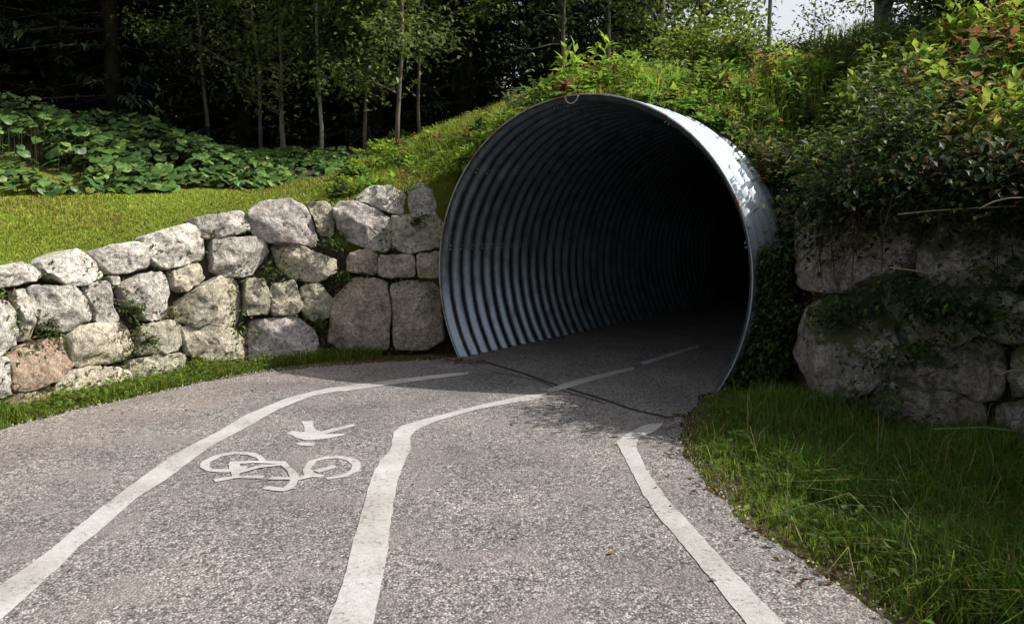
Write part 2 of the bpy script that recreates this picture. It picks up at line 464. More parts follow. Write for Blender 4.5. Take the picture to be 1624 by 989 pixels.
def height(X, Y):
    X = np.asarray(X, float); Y = np.asarray(Y, float)
    xc = np.clip(X, -15, 15); yc = np.clip(Y, -5, 32)
    sh = X.shape; x = xc.ravel(); y = yc.ravel(); z = np.empty(len(x))
    for i in range(0, len(x), 20000):
        d2 = (x[i:i + 20000, None] - ctrl[None, :, 0]) ** 2 + (y[i:i + 20000, None] - ctrl[None, :, 1]) ** 2
        z[i:i + 20000] = tps_k(d2) @ SOL[:NC] + SOL[NC] + SOL[NC + 1] * x[i:i + 20000] + SOL[NC + 2] * y[i:i + 20000]
    z = z.reshape(sh)
    z = z + .03 * np.sin(X * 3.1 + 1.3 * np.sin(Y * 2.3)) * np.sin(Y * 2.7 + .8 * np.sin(X * 1.9))
    z = z + np.clip((Y - 33) * .45, 0, 30) * np.clip((2 - X) / 6, 0, 1) + np.clip((-13 - X) * .5, 0, 25) * np.clip((Y - 9) / 5, 0, 1)   # wooded slope behind
    s = (X - TC[0]) * LX[0] + (Y - TC[1]) * LX[1]; t = (X - TC[0]) * AX[0] + (Y - TC[1]) * AX[1]
    ro = TR + .025
    pz = np.where((np.abs(s) < ro) & (t > -.3), TZ + np.sqrt(np.maximum(ro * ro - s * s, 0)), -9)
    # the fill thins out to nothing where the pipe comes out of the bank
    tb = np.interp(s, [-2, -1.2, -.4, .1, .5, .9, 1.5, 1.85, 2.2], [.3, .15, .08, .1, .4, .85, 1.1, 1.0, .5])
    pf = TZ + np.sqrt(np.maximum(ro * ro - np.minimum(s, ro - .02) ** 2, 0))
    lim = pf + .02 + .75 * np.maximum(0, t - tb - .12) + 2.2 * np.maximum(0, s - ro)
    z = np.where((s > .2) & (s < 2.6) & (t > -.3) & (t < 3), np.minimum(z, lim), z)
    return np.maximum(z, pz), pz

# ------------------------------------------------------------------ ground
me = mesh_np('ground', [(-300, -300, -.02), (300, -300, -.02), (300, 300, -.02), (-300, 300, -.02)], [(0, 1, 2), (0, 2, 3)], (.07, .065, .03), M_TERR)
tag(ob('ground', me), kind='structure')

def axis(lo, hi, fine, far):
    a = np.arange(lo, hi + 1e-6, fine)
    g = []; d = fine; e = 0
    while e < far: d *= 1.35; e += d; g.append(e)
    g = np.array(g)
    return np.r_[(lo - g)[::-1], a, hi + g]
xs = axis(-8, 8, .1, 280); ys = axis(-6, 15, .1, 280)
ys = ys[ys > -6.05]
X, Y = np.meshgrid(xs, ys)
Z, PZ = height(X, Y)
up_m = ~inside(LOWER, X, Y)
nx = len(xs); ny = len(ys)
keep = up_m[:-1, :-1] & up_m[1:, :-1] & up_m[:-1, 1:] & up_m[1:, 1:]
ii, jj = np.where(keep)
q0 = ii * nx + jj
quads = np.stack([q0, q0 + 1, q0 + nx + 1, q0 + nx], 1)
V = np.stack([X, Y, Z], 2).reshape(-1, 3)
lawn = np.clip((np.minimum(12.0 + .0 * X, 12.6) - Y) / 1.5, 0, 1) * np.clip((1.0 - X) / 1.2, 0, 1)
ccol = np.array([.05, .042, .025]) * (1 - lawn[..., None]) + np.array([.15, .19, .027]) * lawn[..., None]
bank = np.clip((X - .5) / 1.0, 0, 1) * np.clip((16 - Y) / 3, 0, 1)
ccol = ccol * (1 - bank[..., None]) + np.array([.05, .055, .02]) * bank[..., None]
Cc = ccol.reshape(-1, 3)
# skirts under the cut edges
pad = np.pad(keep, 1)
sk = []
for di, dj, e in [(-1, 0, (0, 1)), (1, 0, (3, 2)), (0, -1, (0, 3)), (0, 1, (1, 2))]:
    nb = pad[1 + di:1 + di + keep.shape[0], 1 + dj:1 + dj + keep.shape[1]]
    m_ = keep & ~nb
    a, b = np.where(m_); base = a * nx + b
    off = {0: 0, 1: 1, 2: nx + 1, 3: nx}
    sk.append(np.stack([base + off[e[0]], base + off[e[1]]], 1))
sk = np.concatenate(sk)
pzf = PZ.reshape(-1)
lowz = np.maximum(-.05, np.minimum(pzf, V[:, 2]) - .03)
V2 = V.copy(); V2[:, 2] = lowz
nv = len(V)
quads = np.concatenate([quads, np.stack([sk[:, 0], sk[:, 1], sk[:, 1] + nv, sk[:, 0] + nv], 1)])
V = np.concatenate([V, V2]); Cc = np.concatenate([Cc, np.tile([.05, .04, .025], (nv, 1))])
used = np.unique(quads); remap = -np.ones(len(V), int); remap[used] = np.arange(len(used))
me = mesh_np('hillside', V[used], remap[quads], Cc[used], M_TERR, True)
tag(ob('hillside', me), kind='structure')

# ------------------------------------------------------------------ path and its markings
def poly_fill(name, pts, z, mat, col=(1, 1, 1)):
    bm = bmesh.new()
    f = bm.faces.new([bm.verts.new((p[0], p[1], z)) for p in pts])
    if f.calc_area() and f.normal.z < 0: f.normal_flip()
    bm.normal_update()
    if f.normal.z < 0: bmesh.ops.reverse_faces(bm, faces=[f])
    bmesh.ops.triangulate(bm, faces=bm.faces[:])
    V = np.array([v.co[:] for v in bm.verts]); F = np.array([[v.index for v in f.verts] for f in bm.faces]) if False else None
    bm.verts.index_update()
    F = np.array([[v.index for v in f.verts] for f in bm.faces])
    bm.free()
    return mesh_np(name, V, F, col, mat)
def resample(p, n):
    p = np.asarray(p, float); d = np.r_[0, np.cumsum(np.linalg.norm(np.diff(p, axis=0), axis=1))]
    t = np.linspace(0, d[-1], n)
    return np.stack([np.interp(t, d, p[:, i]) for i in range(p.shape[1])], 1)
def rough_edge(p, step, amp, sd):
    p = np.asarray(p, float)
    L = np.linalg.norm(np.diff(p, axis=0), axis=1).sum(); q = resample(p, max(3, int(L / step)))
    for i in range(1, len(q) - 1):
        v = noise.noise_vector((q[i][0] * 3.1 + sd, q[i][1] * 3.1, 0)) * .6 + noise.noise_vector((q[i][0] * 9 + sd, q[i][1] * 9, 3)) * .4
        q[i] += amp * np.array([v.x, v.y])
    return q
PL = [(-4.4, -6), (-4.35, 2), (-4.15, 4.2)] + [G(*p)[:2] for p in [(0, 682), (100, 655), (200, 632), (300, 610), (400, 592), (500, 583), (600, 574), (690, 570)]] + [tun(-1.52, .05), tun(-1.56, .6), tun(-1.56, 22)]
PR = [(1.65, -6), (1.6, 0), (1.5, 1.8)] + [G(*p)[:2] for p in [(1405, 989), (1290, 905), (1185, 830), (1115, 765), (1082, 705), (1075, 670)]] + [tun(1.5, -.3), tun(1.55, .1), tun(1.56, 22)]
pl = rough_edge(PL, .07, .09, 3); pr = rough_edge(PR, .07, .1, 9)
# a grid between the two edges
nn = 400; a = resample(pl, nn); b = resample(pr, nn); m_ = 24
u = np.linspace(0, 1, m_)[None, :, None]
Gd = a[:, None] * (1 - u) + b[:, None] * u
V = np.concatenate([Gd, np.zeros(Gd.shape[:2] + (1,))], 2).reshape(-1, 3)
# loose pale grit along the left shoulder, by the old edge of the asphalt
i0 = (np.arange(nn - 1)[:, None] * m_ + np.arange(m_ - 1)[None]).ravel()
Fq = np.stack([i0, i0 + 1, i0 + m_ + 1, i0 + m_], 1)
pc = np.ones((len(V), 3))
uu = np.tile(np.linspace(0, 1, m_), nn); vv = np.repeat(np.linspace(0, 1, nn), m_)
sh_ = np.clip((.24 - uu) / .08, 0, 1); pc = pc * (1 - sh_[:, None]) + np.array([1.12, 1.05, 1.03]) * sh_[:, None]
path = ob('path', mesh_np('path', V, Fq, pc, M_ASPH))
tag(path, kind='structure')

def strip(L, R, n=60, z=.004, name='edge_line', label=None):
    a = resample(L, n); b = resample(R, n)
    for arr, s0 in ((a, 1), (b, 2)):
        for i in range(n):
            v = noise.noise_vector((arr[i][0] * 14 + s0 * 9, arr[i][1] * 14, 1)); arr[i] += np.array([v.x, v.y]) * .008
    mid = (a + b) / 2
    V = np.concatenate([np.c_[a, np.full(n, z)], np.c_[mid, np.full(n, z + .001)], np.c_[b, np.full(n, z)]])
    F = []
    for i in range(n - 1):
        F += [(i, n + i, n + i + 1, i + 1), (n + i, 2 * n + i, 2 * n + i + 1, n + i + 1)]
    F = np.array(F)
    p0, p1, p2 = V[F[0][0]], V[F[0][1]], V[F[0][2]]
    if np.cross(p1 - p0, p2 - p0)[2] < 0: F = F[:, ::-1]
    o = ob(name, mesh_np(name, V, F, None, M_PAINT), path)
    if label: o['label'] = label
    return o
def crop(pts, sc, ox, oy): return [(ox + x / sc, oy + y / sc) for x, y in pts]
def Gs(pts): return np.array([G(*p)[:2] for p in pts])
k2 = (2.3054, 0, 560); k3 = (2.1554, 480, 530); k4 = (2.834, 930, 640); k1 = (5.4133, 300, 650)
Ll = Gs(crop([(0, 850), (170, 730), (350, 580), (470, 490), (600, 395), (720, 325), (800, 285), (900, 225), (1060, 160), (1200, 128)], *k2) + crop([(150, 177), (300, 157), (450, 140), (565, 128)], *k3))
Lr = Gs(crop([(60, 925), (210, 790), (290, 710), (410, 610), (500, 530), (620, 455), (690, 400), (780, 335), (900, 272), (1020, 205), (1130, 160), (1240, 138)], *k2) + crop([(130, 197), (280, 176), (430, 154), (565, 138)], *k3))
Ll = np.concatenate([[Ll[0] + (Ll[0] - Ll[1]) * 5], Ll]); Lr = np.concatenate([[Lr[0] + (Lr[0] - Lr[1]) * 5], Lr])
strip(Ll, Lr, 90, name='edge_line', label='white edge line curving past the stone wall into the tunnel mouth')
Cl = Gs(crop([(85, 989), (130, 870), (170, 720), (200, 610), (235, 490), (265, 430), (300, 400), (310, 335), (340, 312), (420, 290), (600, 243), (700, 222), (770, 208), (830, 200)], *k3))
Cr = Gs(crop([(240, 989), (285, 780), (300, 640), (325, 500), (350, 430), (370, 395), (365, 355), (385, 330), (450, 300), (600, 256), (700, 238), (820, 222), (835, 207)], *k3))
Cl = np.concatenate([[Cl[0] + (Cl[0] - Cl[1]) * 6], Cl]); Cr = np.concatenate([[Cr[0] + (Cr[0] - Cr[1]) * 4], Cr])
strip(Cl, Cr, 90, name='centre_line', label='broad white centre line bending right towards the tunnel')
strip(Gs(crop([(835, 190), (885, 172), (1000, 140), (1130, 112)], *k3)), Gs(crop([(842, 200), (900, 186), (1010, 153), (1135, 121)], *k3)), 30, name='centre_line', label='narrow centre dash crossing the tunnel threshold')
strip(Gs(crop([(1155, 96), (1350, 36)], *k3)), Gs(crop([(1165, 106), (1358, 44)], *k3)), 16, name='centre_line', label='last centre dash inside the dark tunnel')
Rl = Gs(crop([(265, 95), (165, 145), (135, 175), (190, 280), (250, 400), (310, 490), (420, 620), (520, 740), (620, 870), (720, 989)], *k4))
Rr = Gs(crop([(345, 88), (310, 125), (235, 155), (225, 195), (270, 300), (350, 410), (430, 500), (520, 600), (620, 710), (760, 860), (890, 989)], *k4))
Rl = np.concatenate([Rl, [Rl[-1] + (Rl[-1] - Rl[-2]) * 5]]); Rr = np.concatenate([Rr, [Rr[-1] + (Rr[-1] - Rr[-2]) * 5]])
strip(Rl, Rr, 90, name='edge_line', label='white edge line with a hooked end beside the right grass verge')
def strokes(name, lines, w, label):
    V = []; F = []; k = 0
    for ln in lines:
        p = Gs(crop(ln, *k1)); p = resample(p, max(3, len(p) * 3)); n = len(p); z = .004 + .0003 * k; k += 1
        o = len(V); 
        for i in range(n):
            t = p[min(i + 1, n - 1)] - p[max(i - 1, 0)]; t /= np.linalg.norm(t) + 1e-9; nrm = np.array([-t[1], t[0]])
            ww = w * (.8 + .35 * noise.noise((p[i][0] * 7, p[i][1] * 7, 5)))
            V += [(*(p[i] + nrm * ww / 2), z), (*(p[i] - nrm * ww / 2), z)]
        for i in range(n - 1): F.append((o + 2 * i + 1, o + 2 * i + 3, o + 2 * i + 2, o + 2 * i))
    ob(name, mesh_np(name, V, F, None, M_PAINT), path)['label'] = label
strokes('bicycle_symbol', [
    [(1150, 572), (1040, 560), (1008, 510), (1060, 440), (1180, 410), (1300, 408), (1400, 430), (1440, 470), (1425, 520), (1330, 568), (1180, 590)],
    [(1090, 530), (1260, 485)], [(360, 525), (180, 520), (130, 490), (140, 450), (250, 395), (400, 370), (530, 378), (600, 405), (635, 440)],
    [(345, 457), (560, 448), (800, 455)], [(385, 460), (400, 575)], [(790, 450), (880, 530), (912, 590), (880, 650), (830, 690), (650, 670)],
    [(215, 610), (400, 580), (640, 578)], [(690, 590), (900, 592)], [(920, 600), (1040, 570)], [(430, 540), (600, 490), (780, 475)], [(400, 560), (470, 490)]], .068, 'white painted bicycle, worn thin at its strokes')
ped = [(965, 100), (1060, 95), (1070, 150), (1095, 180), (1130, 185), (1300, 145), (1400, 122), (1440, 135), (1330, 165), (1160, 210), (1330, 205), (1340, 215), (1200, 245), (1100, 255), (1000, 262), (910, 238), (880, 215), (830, 207), (880, 182), (990, 190), (990, 150)]
pts = Gs(crop(ped, *k1)); o = ob('pedestrian_symbol', poly_fill('pedestrian_symbol', pts, .004, M_PAINT), path); o['label'] = 'white painted walking figure beside the painted bicycle'
ped_o = o
pts = Gs(crop([(905, 288), (960, 278), (1040, 280), (1085, 290), (1060, 312), (960, 308)], *k1)); ob('symbol_head', poly_fill('symbol_head', pts, .004, M_PAINT), ped_o)
def tarline(L, w):
    p = Gs(L); q = rough_edge(p, .1, .03, 4)
    t = np.gradient(q, axis=0); t /= np.linalg.norm(t, axis=1)[:, None]; nr = np.stack([-t[:, 1], t[:, 0]], 1)
    strip_o = []; n = len(q)
    V = np.concatenate([np.c_[q + nr * w / 2, np.full(n, .0025)], np.c_[q - nr * w / 2, np.full(n, .0025)]])
    F = np.array([(n + i, n + i + 1, i + 1, i) for i in range(n - 1)])
    ob('joint_seam', mesh_np('joint_seam', V, F, None, M_TAR), path)['label'] = 'dark joint across the path at the tunnel mouth'
tarline([(765, 572), (830, 592), (870, 606), (930, 625), (1000, 648), (1060, 662)], .05)
tarline([(780, 590), (850, 602), (900, 622), (960, 640)], .022)

# ------------------------------------------------------------------ corrugated culvert
cul = empty('culvert_tunnel', (*TC, 0))
tag(cul, 'large corrugated galvanised steel pipe tunnel over the path', 'tunnel')
NS = 112
ts = np.r_[np.arange(0, 8, .02), np.arange(8, 22.01, .04)]
th = np.arange(NS) * 2 * math.pi / NS
def barrel_rings(ts, r_off):
    w = .031 * np.cos(2 * math.pi * ts / .2) - .031
    R = TR + w + r_off
    # hand-built plates are never quite round
    dev = 1 + .004 * np.sin(3 * th + .7)[None] + .002 * np.sin(7 * th)[None] * np.sin(ts * 1.3)[:, None]
    Rr_ = R[:, None] * dev
    s = Rr_ * np.cos(th)[None]; z = TZ + Rr_ * np.sin(th)[None]
    xy = s[..., None] * LX + ts[:, None, None] * AX
    return np.concatenate([xy, z[..., None]], 2)
Vi = barrel_rings(ts, 0).reshape(-1, 3); Vo = barrel_rings(ts, .008).reshape(-1, 3)
n = len(ts); i, j = np.meshgrid(np.arange(n - 1), np.arange(NS), indexing='ij'); i = i.ravel(); j = j.ravel(); j2 = (j + 1) % NS
Fi = np.stack([i * NS + j, i * NS + j2, (i + 1) * NS + j2, (i + 1) * NS + j], 1)
keepo = i < 110
Fo = (Fi[keepo] + len(Vi))[:, ::-1]
ob('barrel', mesh_np('barrel', Vi, Fi[:, ::-1], None, M_STEEL, True), cul)
ob('outer_skin', mesh_np('outer_skin', Vo, Fi[keepo], None, M_ZINC, True), cul)['label'] = 'pale blue grey outside of the pipe showing at its upper right'
# flat edge angle round the mouth
prof = [(-.008, -.012), (-.008, .002), (.006, .005), (.01, -.012)]
V = []; F = []
for k in range(NS):
    for t_, r_ in prof:
        R = (TR + .006 + r_) * (1 + .004 * math.sin(3 * th[k] + .7))
        p = LX * R * math.cos(th[k]) + AX * t_; V.append((p[0], p[1], TZ + R * math.sin(th[k])))
for k in range(NS):
    for q in range(4):
        F.append((k * 4 + q, k * 4 + (q + 1) % 4, ((k + 1) % NS) * 4 + (q + 1) % 4, ((k + 1) % NS) * 4 + q))
ob('rim', mesh_np('rim', V, F, None, M_RIM), cul)['label'] = 'thin steel edge of the mouth with a rusty patch'
mb = MB(); aa = np.linspace(math.pi * 1.02, math.pi * 1.98, 14)
q = np.stack([np.cos(aa) * .075, np.sin(aa) * .075], 1)
pts = [(*(LX * (x - .05) - AX * .02), TZ + TR - .012 + z) for x, z in q]
tube(mb, pts, .008, 6); ob('lifting_loop', mb.mesh('lifting_loop', M_RIM, True), cul)
mb = MB()
for a_ in (math.radians(171), math.radians(140), math.radians(100), math.radians(58), math.radians(12)):
    for k in range(45):
        for da in (-.012, .012):
            t0 = .1 + k * .2; R = TR - .064
            c = np.array([*(LX * R * math.cos(a_ + da) + AX * t0), TZ + R * math.sin(a_ + da)]); nr = -np.array([*(LX * math.cos(a_)), math.sin(a_)])
            tube(mb, [c - nr * .006, c + nr * .012], [.014, .011], 6)
o = ob('bolts', mb.mesh('bolts', M_STEEL), cul); o['kind'] = 'stuff'
# ------------------------------------------------------------------ stone walls
def chaikin(p, it=2):
    for _ in range(it):
        q = np.roll(p, -1, 0); p = np.stack([p * .9 + q * .1, p * .1 + q * .9], 1).reshape(-1, 2)
    return p
def make_stone(parent, P3, nrm, seed, depth=.42, bulge=.3, color=(.3, .29, .27), mat=None, name='stone', npt=46, gap=1.08, amp=1.0):
    rnd = random.Random(seed)
    c = P3.mean(0); nz = np.array([nrm[0], nrm[1], BATTER]); nz /= np.linalg.norm(nz)
    ax = np.cross([0, 0, 1], nz); ax /= np.linalg.norm(ax); ay = np.cross(nz, ax)
    p2 = np.stack([(P3 - c) @ ax, (P3 - c) @ ay], 1)
    area = .5 * (p2[:, 0] * np.roll(p2[:, 1], -1) - p2[:, 1] * np.roll(p2[:, 0], -1)).sum()
    if area < 0: p2 = p2[::-1]; area = -area
    size = math.sqrt(area)
    p2 = chaikin(p2, 1); p2 = resample(np.concatenate([p2, p2[:1]]), npt + 1)[:-1] * gap
    b = bulge * size
    prof = [(.9, -depth), (.98, -depth * .6), (1.0, -.10 * size - .04), (1.0, .1 * b), (.995, .35 * b), (.98, .58 * b), (.955, .75 * b), (.915, .86 * b), (.85, .92 * b), (.76, .95 * b), (.64, .97 * b), (.5, .99 * b), (.37, b), (.24, b), (.11, b)]
    V = []
    off = rnd.uniform(-50, 50)
    tilt = (rnd.uniform(-.12, .12), rnd.uniform(-.12, .1))
    planes = []
    for _ in range(8):
        a_ = rnd.uniform(0, 6.28); k_ = rnd.uniform(.12, .55)
        nn_ = np.array([math.cos(a_) * k_, math.sin(a_) * k_, 1.0]); nn_ /= np.linalg.norm(nn_)
        planes.append((nn_, rnd.uniform(.0, .2) * size))
    for k, w in prof:
        for x, y in p2 * k:
            V.append((x, y, w + (tilt[0] * x + tilt[1] * y) * max(0, 1 - abs(w) / .3) * .8))
    V.append((0, 0, b)); V = np.array(V)
    for nn_, d in planes:
        e = np.maximum(0, V @ nn_ - d - .12 * size); e[V[:, 2] < -.02] *= .3
        V = V - e[:, None] * nn_
    for i in range(len(V)):
        q = V[i]
        v = noise.noise_vector(Vector(q) * (2.2 / size) * .8 + Vector((off, 0, 0))) * (.05 * size) + noise.noise_vector(Vector(q) * 11 + Vector((off, 3, 0))) * .022 + noise.noise_vector(Vector(q) * 27 + Vector((off, 7, 0))) * .011
        f = amp if q[2] > -.05 else .3 * amp
        V[i] = q + np.array(v) * f
    nr = len(prof); F = []
    for r in range(nr - 1):
        for j in range(npt):
            a0 = r * npt + j; a1 = r * npt + (j + 1) % npt
            F += [(a0, a1, a1 + npt), (a0, a1 + npt, a0 + npt)]
    o = (nr - 1) * npt
    F += [(o + j, o + (j + 1) % npt, nr * npt) for j in range(npt)]
    F += [(0, j + 1, j) for j in range(1, npt - 1)]
    Wv = V[:, :1] * ax + V[:, 1:2] * ay + V[:, 2:] * nz + c - nz * b * .55 - np.array(parent.location)
    ob_ = ob(name, mesh_np(name, Wv, F, None, mat or M_STONE, True), parent)
    ob_.color = (*color, 1)
    return ob_
z1 = (2.3, 0, 260); z2 = (2.674, 380, 250)
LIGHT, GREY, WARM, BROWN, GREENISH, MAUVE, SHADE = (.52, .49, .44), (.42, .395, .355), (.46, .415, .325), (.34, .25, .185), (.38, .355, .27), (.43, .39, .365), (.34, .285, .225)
STONES = [
 (z1, LIGHT, [(-60, 395), (0, 375), (85, 358), (130, 375), (160, 410), (100, 435), (0, 447), (-60, 455)]),
 (z1, LIGHT, [(165, 355), (290, 308), (335, 325), (385, 400), (370, 415), (285, 440), (225, 422), (170, 385)]),
 (z1, LIGHT, [(345, 318), (500, 280), (535, 290), (568, 370), (440, 402), (390, 375)]),
 (z1, LIGHT, [(548, 262), (700, 215), (725, 225), (772, 320), (760, 345), (620, 380), (570, 350)]),
 (z1, GREY, [(725, 192), (890, 167), (912, 185), (912, 245), (770, 270), (735, 235)]),
 (z1, MAUVE, [(915, 170), (960, 140), (1050, 128), (1115, 160), (1155, 240), (1150, 297), (1000, 282), (940, 262), (915, 210)]),
 (z2, GREENISH, [(285, 190), (355, 183), (402, 215), (402, 320), (345, 327), (320, 270)]),
 (z2, MAUVE, [(400, 215), (425, 185), (500, 190), (600, 230), (645, 270), (640, 375), (610, 398), (480, 360), (420, 310)]),
 (z2, LIGHT, [(490, 170), (560, 115), (640, 116), (718, 160), (715, 225), (690, 242), (600, 215)]),
 (z2, GREY, [(705, 130), (760, 105), (825, 115), (852, 160), (845, 238), (725, 232), (720, 165)]),
 (z2, GREENISH, [(645, 255), (720, 238), (865, 248), (865, 372), (700, 402), (650, 365)]),
 (z1, GREY, [(785, 272), (965, 262), (985, 325), (930, 402), (830, 412), (785, 385)]),
 (z1, WARM, [(995, 297), (1070, 287), (1150, 325), (1225, 350), (1225, 392), (1190, 407), (1165, 432), (1060, 412), (1020, 370)]),
 (z1, LIGHT, [(-70, 480), (0, 480), (60, 510), (85, 600), (92, 655), (0, 697), (-70, 690)]),
 (z1, LIGHT, [(78, 465), (115, 455), (135, 520), (142, 630), (100, 637), (85, 560)]),
 (z1, GREY, [(130, 452), (300, 447), (335, 490), (358, 545), (270, 607), (165, 592), (140, 530)]),
 (z1, GREY, [(320, 442), (395, 430), (420, 510), (445, 567), (375, 582), (345, 510)]),
 (z1, GREY, [(450, 440), (530, 402), (610, 397), (642, 470), (622, 552), (560, 567), (480, 520)]),
 (z1, WARM, [(640, 388), (740, 360), (755, 420), (680, 465), (645, 450)]),
 (z1, WARM, [(632, 530), (750, 442), (800, 414), (890, 430), (900, 500), (890, 582), (750, 587), (640, 562)]),
 (z1, GREENISH, [(902, 417), (985, 422), (988, 545), (905, 550)]),
 (z1, WARM, [(992, 442), (1075, 427), (1105, 520), (1080, 550), (992, 550)]),
 (z1, GREENISH, [(1098, 450), (1170, 440), (1217, 500), (1207, 550), (1165, 582), (1108, 547)]),
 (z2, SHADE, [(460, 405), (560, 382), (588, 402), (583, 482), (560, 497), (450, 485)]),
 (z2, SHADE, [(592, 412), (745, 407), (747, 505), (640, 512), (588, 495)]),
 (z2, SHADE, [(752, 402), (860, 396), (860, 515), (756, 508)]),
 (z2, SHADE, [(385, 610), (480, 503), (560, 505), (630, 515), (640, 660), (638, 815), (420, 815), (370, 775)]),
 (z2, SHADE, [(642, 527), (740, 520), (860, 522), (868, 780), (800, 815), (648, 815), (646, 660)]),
 (z1, GREY, [(-70, 705), (40, 708), (60, 760), (56, 835), (0, 855), (-70, 880)]),
 (z1, BROWN, [(45, 700), (120, 655), (255, 622), (270, 650), (285, 735), (240, 767), (120, 824), (65, 822)]),
 (z1, WARM, [(265, 622), (300, 592), (440, 582), (475, 592), (507, 670), (490, 707), (330, 740), (290, 730)]),
 (z1, WARM, [(240, 775), (300, 747), (440, 742), (485, 752), (480, 800), (300, 850), (230, 850)]),
 (z1, GREENISH, [(530, 592), (640, 567), (682, 592), (687, 662), (600, 692), (525, 695)]),
 (z1, GREENISH, [(485, 720), (580, 697), (670, 692), (680, 760), (500, 790)]),
 (z1, WARM, [(692, 592), (850, 590), (912, 640), (905, 710), (790, 720), (700, 690)]),
 (z1, MAUVE, [(920, 572), (1080, 554), (1140, 600), (1158, 655), (1130, 720), (1000, 730), (920, 715), (905, 620)]),
 (z1, GREY, [(408, 408), (436, 410), (442, 440), (412, 436)]),
 (z1, BROWN, [(60, 830), (120, 828), (225, 790), (225, 840), (90, 900), (50, 890)]),
]
wall = empty('stone_wall', (-3.74, 7.67, 0))
tag(wall, 'dry stone retaining wall of rough pale boulders below the lawn', 'wall')
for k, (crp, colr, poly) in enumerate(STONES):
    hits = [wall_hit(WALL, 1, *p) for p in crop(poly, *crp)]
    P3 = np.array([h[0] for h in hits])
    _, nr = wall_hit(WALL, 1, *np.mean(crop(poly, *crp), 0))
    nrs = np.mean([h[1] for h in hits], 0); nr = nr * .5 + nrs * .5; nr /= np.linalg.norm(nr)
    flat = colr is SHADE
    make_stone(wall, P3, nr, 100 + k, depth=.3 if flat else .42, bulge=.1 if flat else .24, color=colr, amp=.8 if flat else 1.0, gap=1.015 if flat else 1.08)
# the wall goes on to the left of the picture
def along(line, d):
    seg = np.linalg.norm(np.diff(line, axis=0), axis=1); cum = np.r_[0, np.cumsum(seg)]
    i = int(np.clip(np.searchsorted(cum, d) - 1, 0, len(seg) - 1)); t = (line[i + 1] - line[i]) / seg[i]
    return line[i] + t * (d - cum[i]), t
cumw = np.r_[0, np.cumsum(np.linalg.norm(np.diff(WALL, axis=0), axis=1))]
rnd = random.Random(5)
for row in range(3):
    d = cumw[3] - .42 + rnd.uniform(-.1, .1)
    z0 = row * .37
    while d > cumw[1] - 1.0:
        w = rnd.uniform(.4, .75); h = .36 * (1 if row < 2 else rnd.uniform(.8, 1.15))
        pts = []
        for fx, fz in [(0, .1), (.5, 0), (1, .08), (1, .9), (.6, 1), (0, .92)]:
            p, t = along(WALL, d - w * (1 - fx)); z = z0 + h * fz + rnd.uniform(-.02, .02)
            pts.append((p[0] - t[1] * BATTER * z, p[1] + t[0] * BATTER * z, z))
        p, t = along(WALL, d - w / 2)
        make_stone(wall, np.array(pts), np.array([t[1], -t[0]]), 900 + int(d * 100) + row, bulge=.2, color=rnd.choice([LIGHT, GREY, WARM]), npt=20)
        d -= w
# earth behind the stones
def core(line, sign, parent, off, ztop):
    n = 80; q = resample(line, n); t = np.gradient(q, axis=0); t /= np.linalg.norm(t, axis=1)[:, None]
    nb = sign * np.stack([-t[:, 1], t[:, 0]], 1); zs = np.linspace(-.05, 1, 9)
    V = []
    for i in range(n):
        zt = ztop(q[i] + nb[i] * .3)
        for z in zs:
            zz = z * zt; v = noise.noise((q[i][0] * 4, q[i][1] * 4, zz * 4)) * .04
            p = q[i] + nb[i] * (off + BATTER * zz + v); V.append((p[0] - parent.location.x, p[1] - parent.location.y, zz))
    m = len(zs); F = [(i * m + j, (i + 1) * m + j, (i + 1) * m + j + 1, i * m + j + 1) for i in range(n - 1) for j in range(m - 1)]
    ob('soil_core', mesh_np('soil_core', V, F, None, M_SOIL, True), parent)
def gz(p): return float(height(np.array([p[0]]), np.array([p[1]]))[0][0])
core(WALL, 1, wall, .17, lambda p: max(.9, min(2.0, gz(p) - .04)))

mb = MB(); n_ = 5200; d_ = rng.uniform(cumw[2], cumw[-2], n_); PP = []; NN = []
for q_ in d_:
    p, t = along(WALL, q_); zmax = max(.9, min(1.95, gz(p + np.array([-t[1], t[0]]) * .35))); z = rng.uniform(0, zmax); nb = np.array([-t[1], t[0]])
    PP.append((*(p + nb * (BATTER * z + rng.uniform(.02, .12))), z)); NN.append((-nb[0], -nb[1], .3))
PP = np.array(PP) - np.array(wall.location); NN = np.array(NN); keep_ = patchy(d_ * 3, PP[:, 2] * 4, 2.0, 2) > .42; PP = PP[keep_]; NN = NN[keep_]; n_ = len(PP)
leaves(mb, PP, NN * .6 + rng.normal(0, .7, (n_, 3)), NN + np.array([0, 0, .6]), rng.uniform(.03, .08, n_), rng.uniform(.015, .035, n_), np.where(rng.random((n_, 1)) < .65, tint((.07, .11, .02), n_, .3), tint((.13, .1, .05), n_, .3)))
o = ob('joint_moss', mb.mesh('joint_moss', M_LEAF), wall); o['kind'] = 'stuff'
rwall = empty('boulder_wall', (2.8, 6.0, 0))
tag(rwall, 'wall of large mossy boulders in the shade right of the tunnel', 'wall')
c5 = (3.6624, 1230, 230); c6 = (3.533, 1230, 440)
RG, RM, RD = (.28, .255, .232), (.19, .188, .14), (.24, .222, .2)
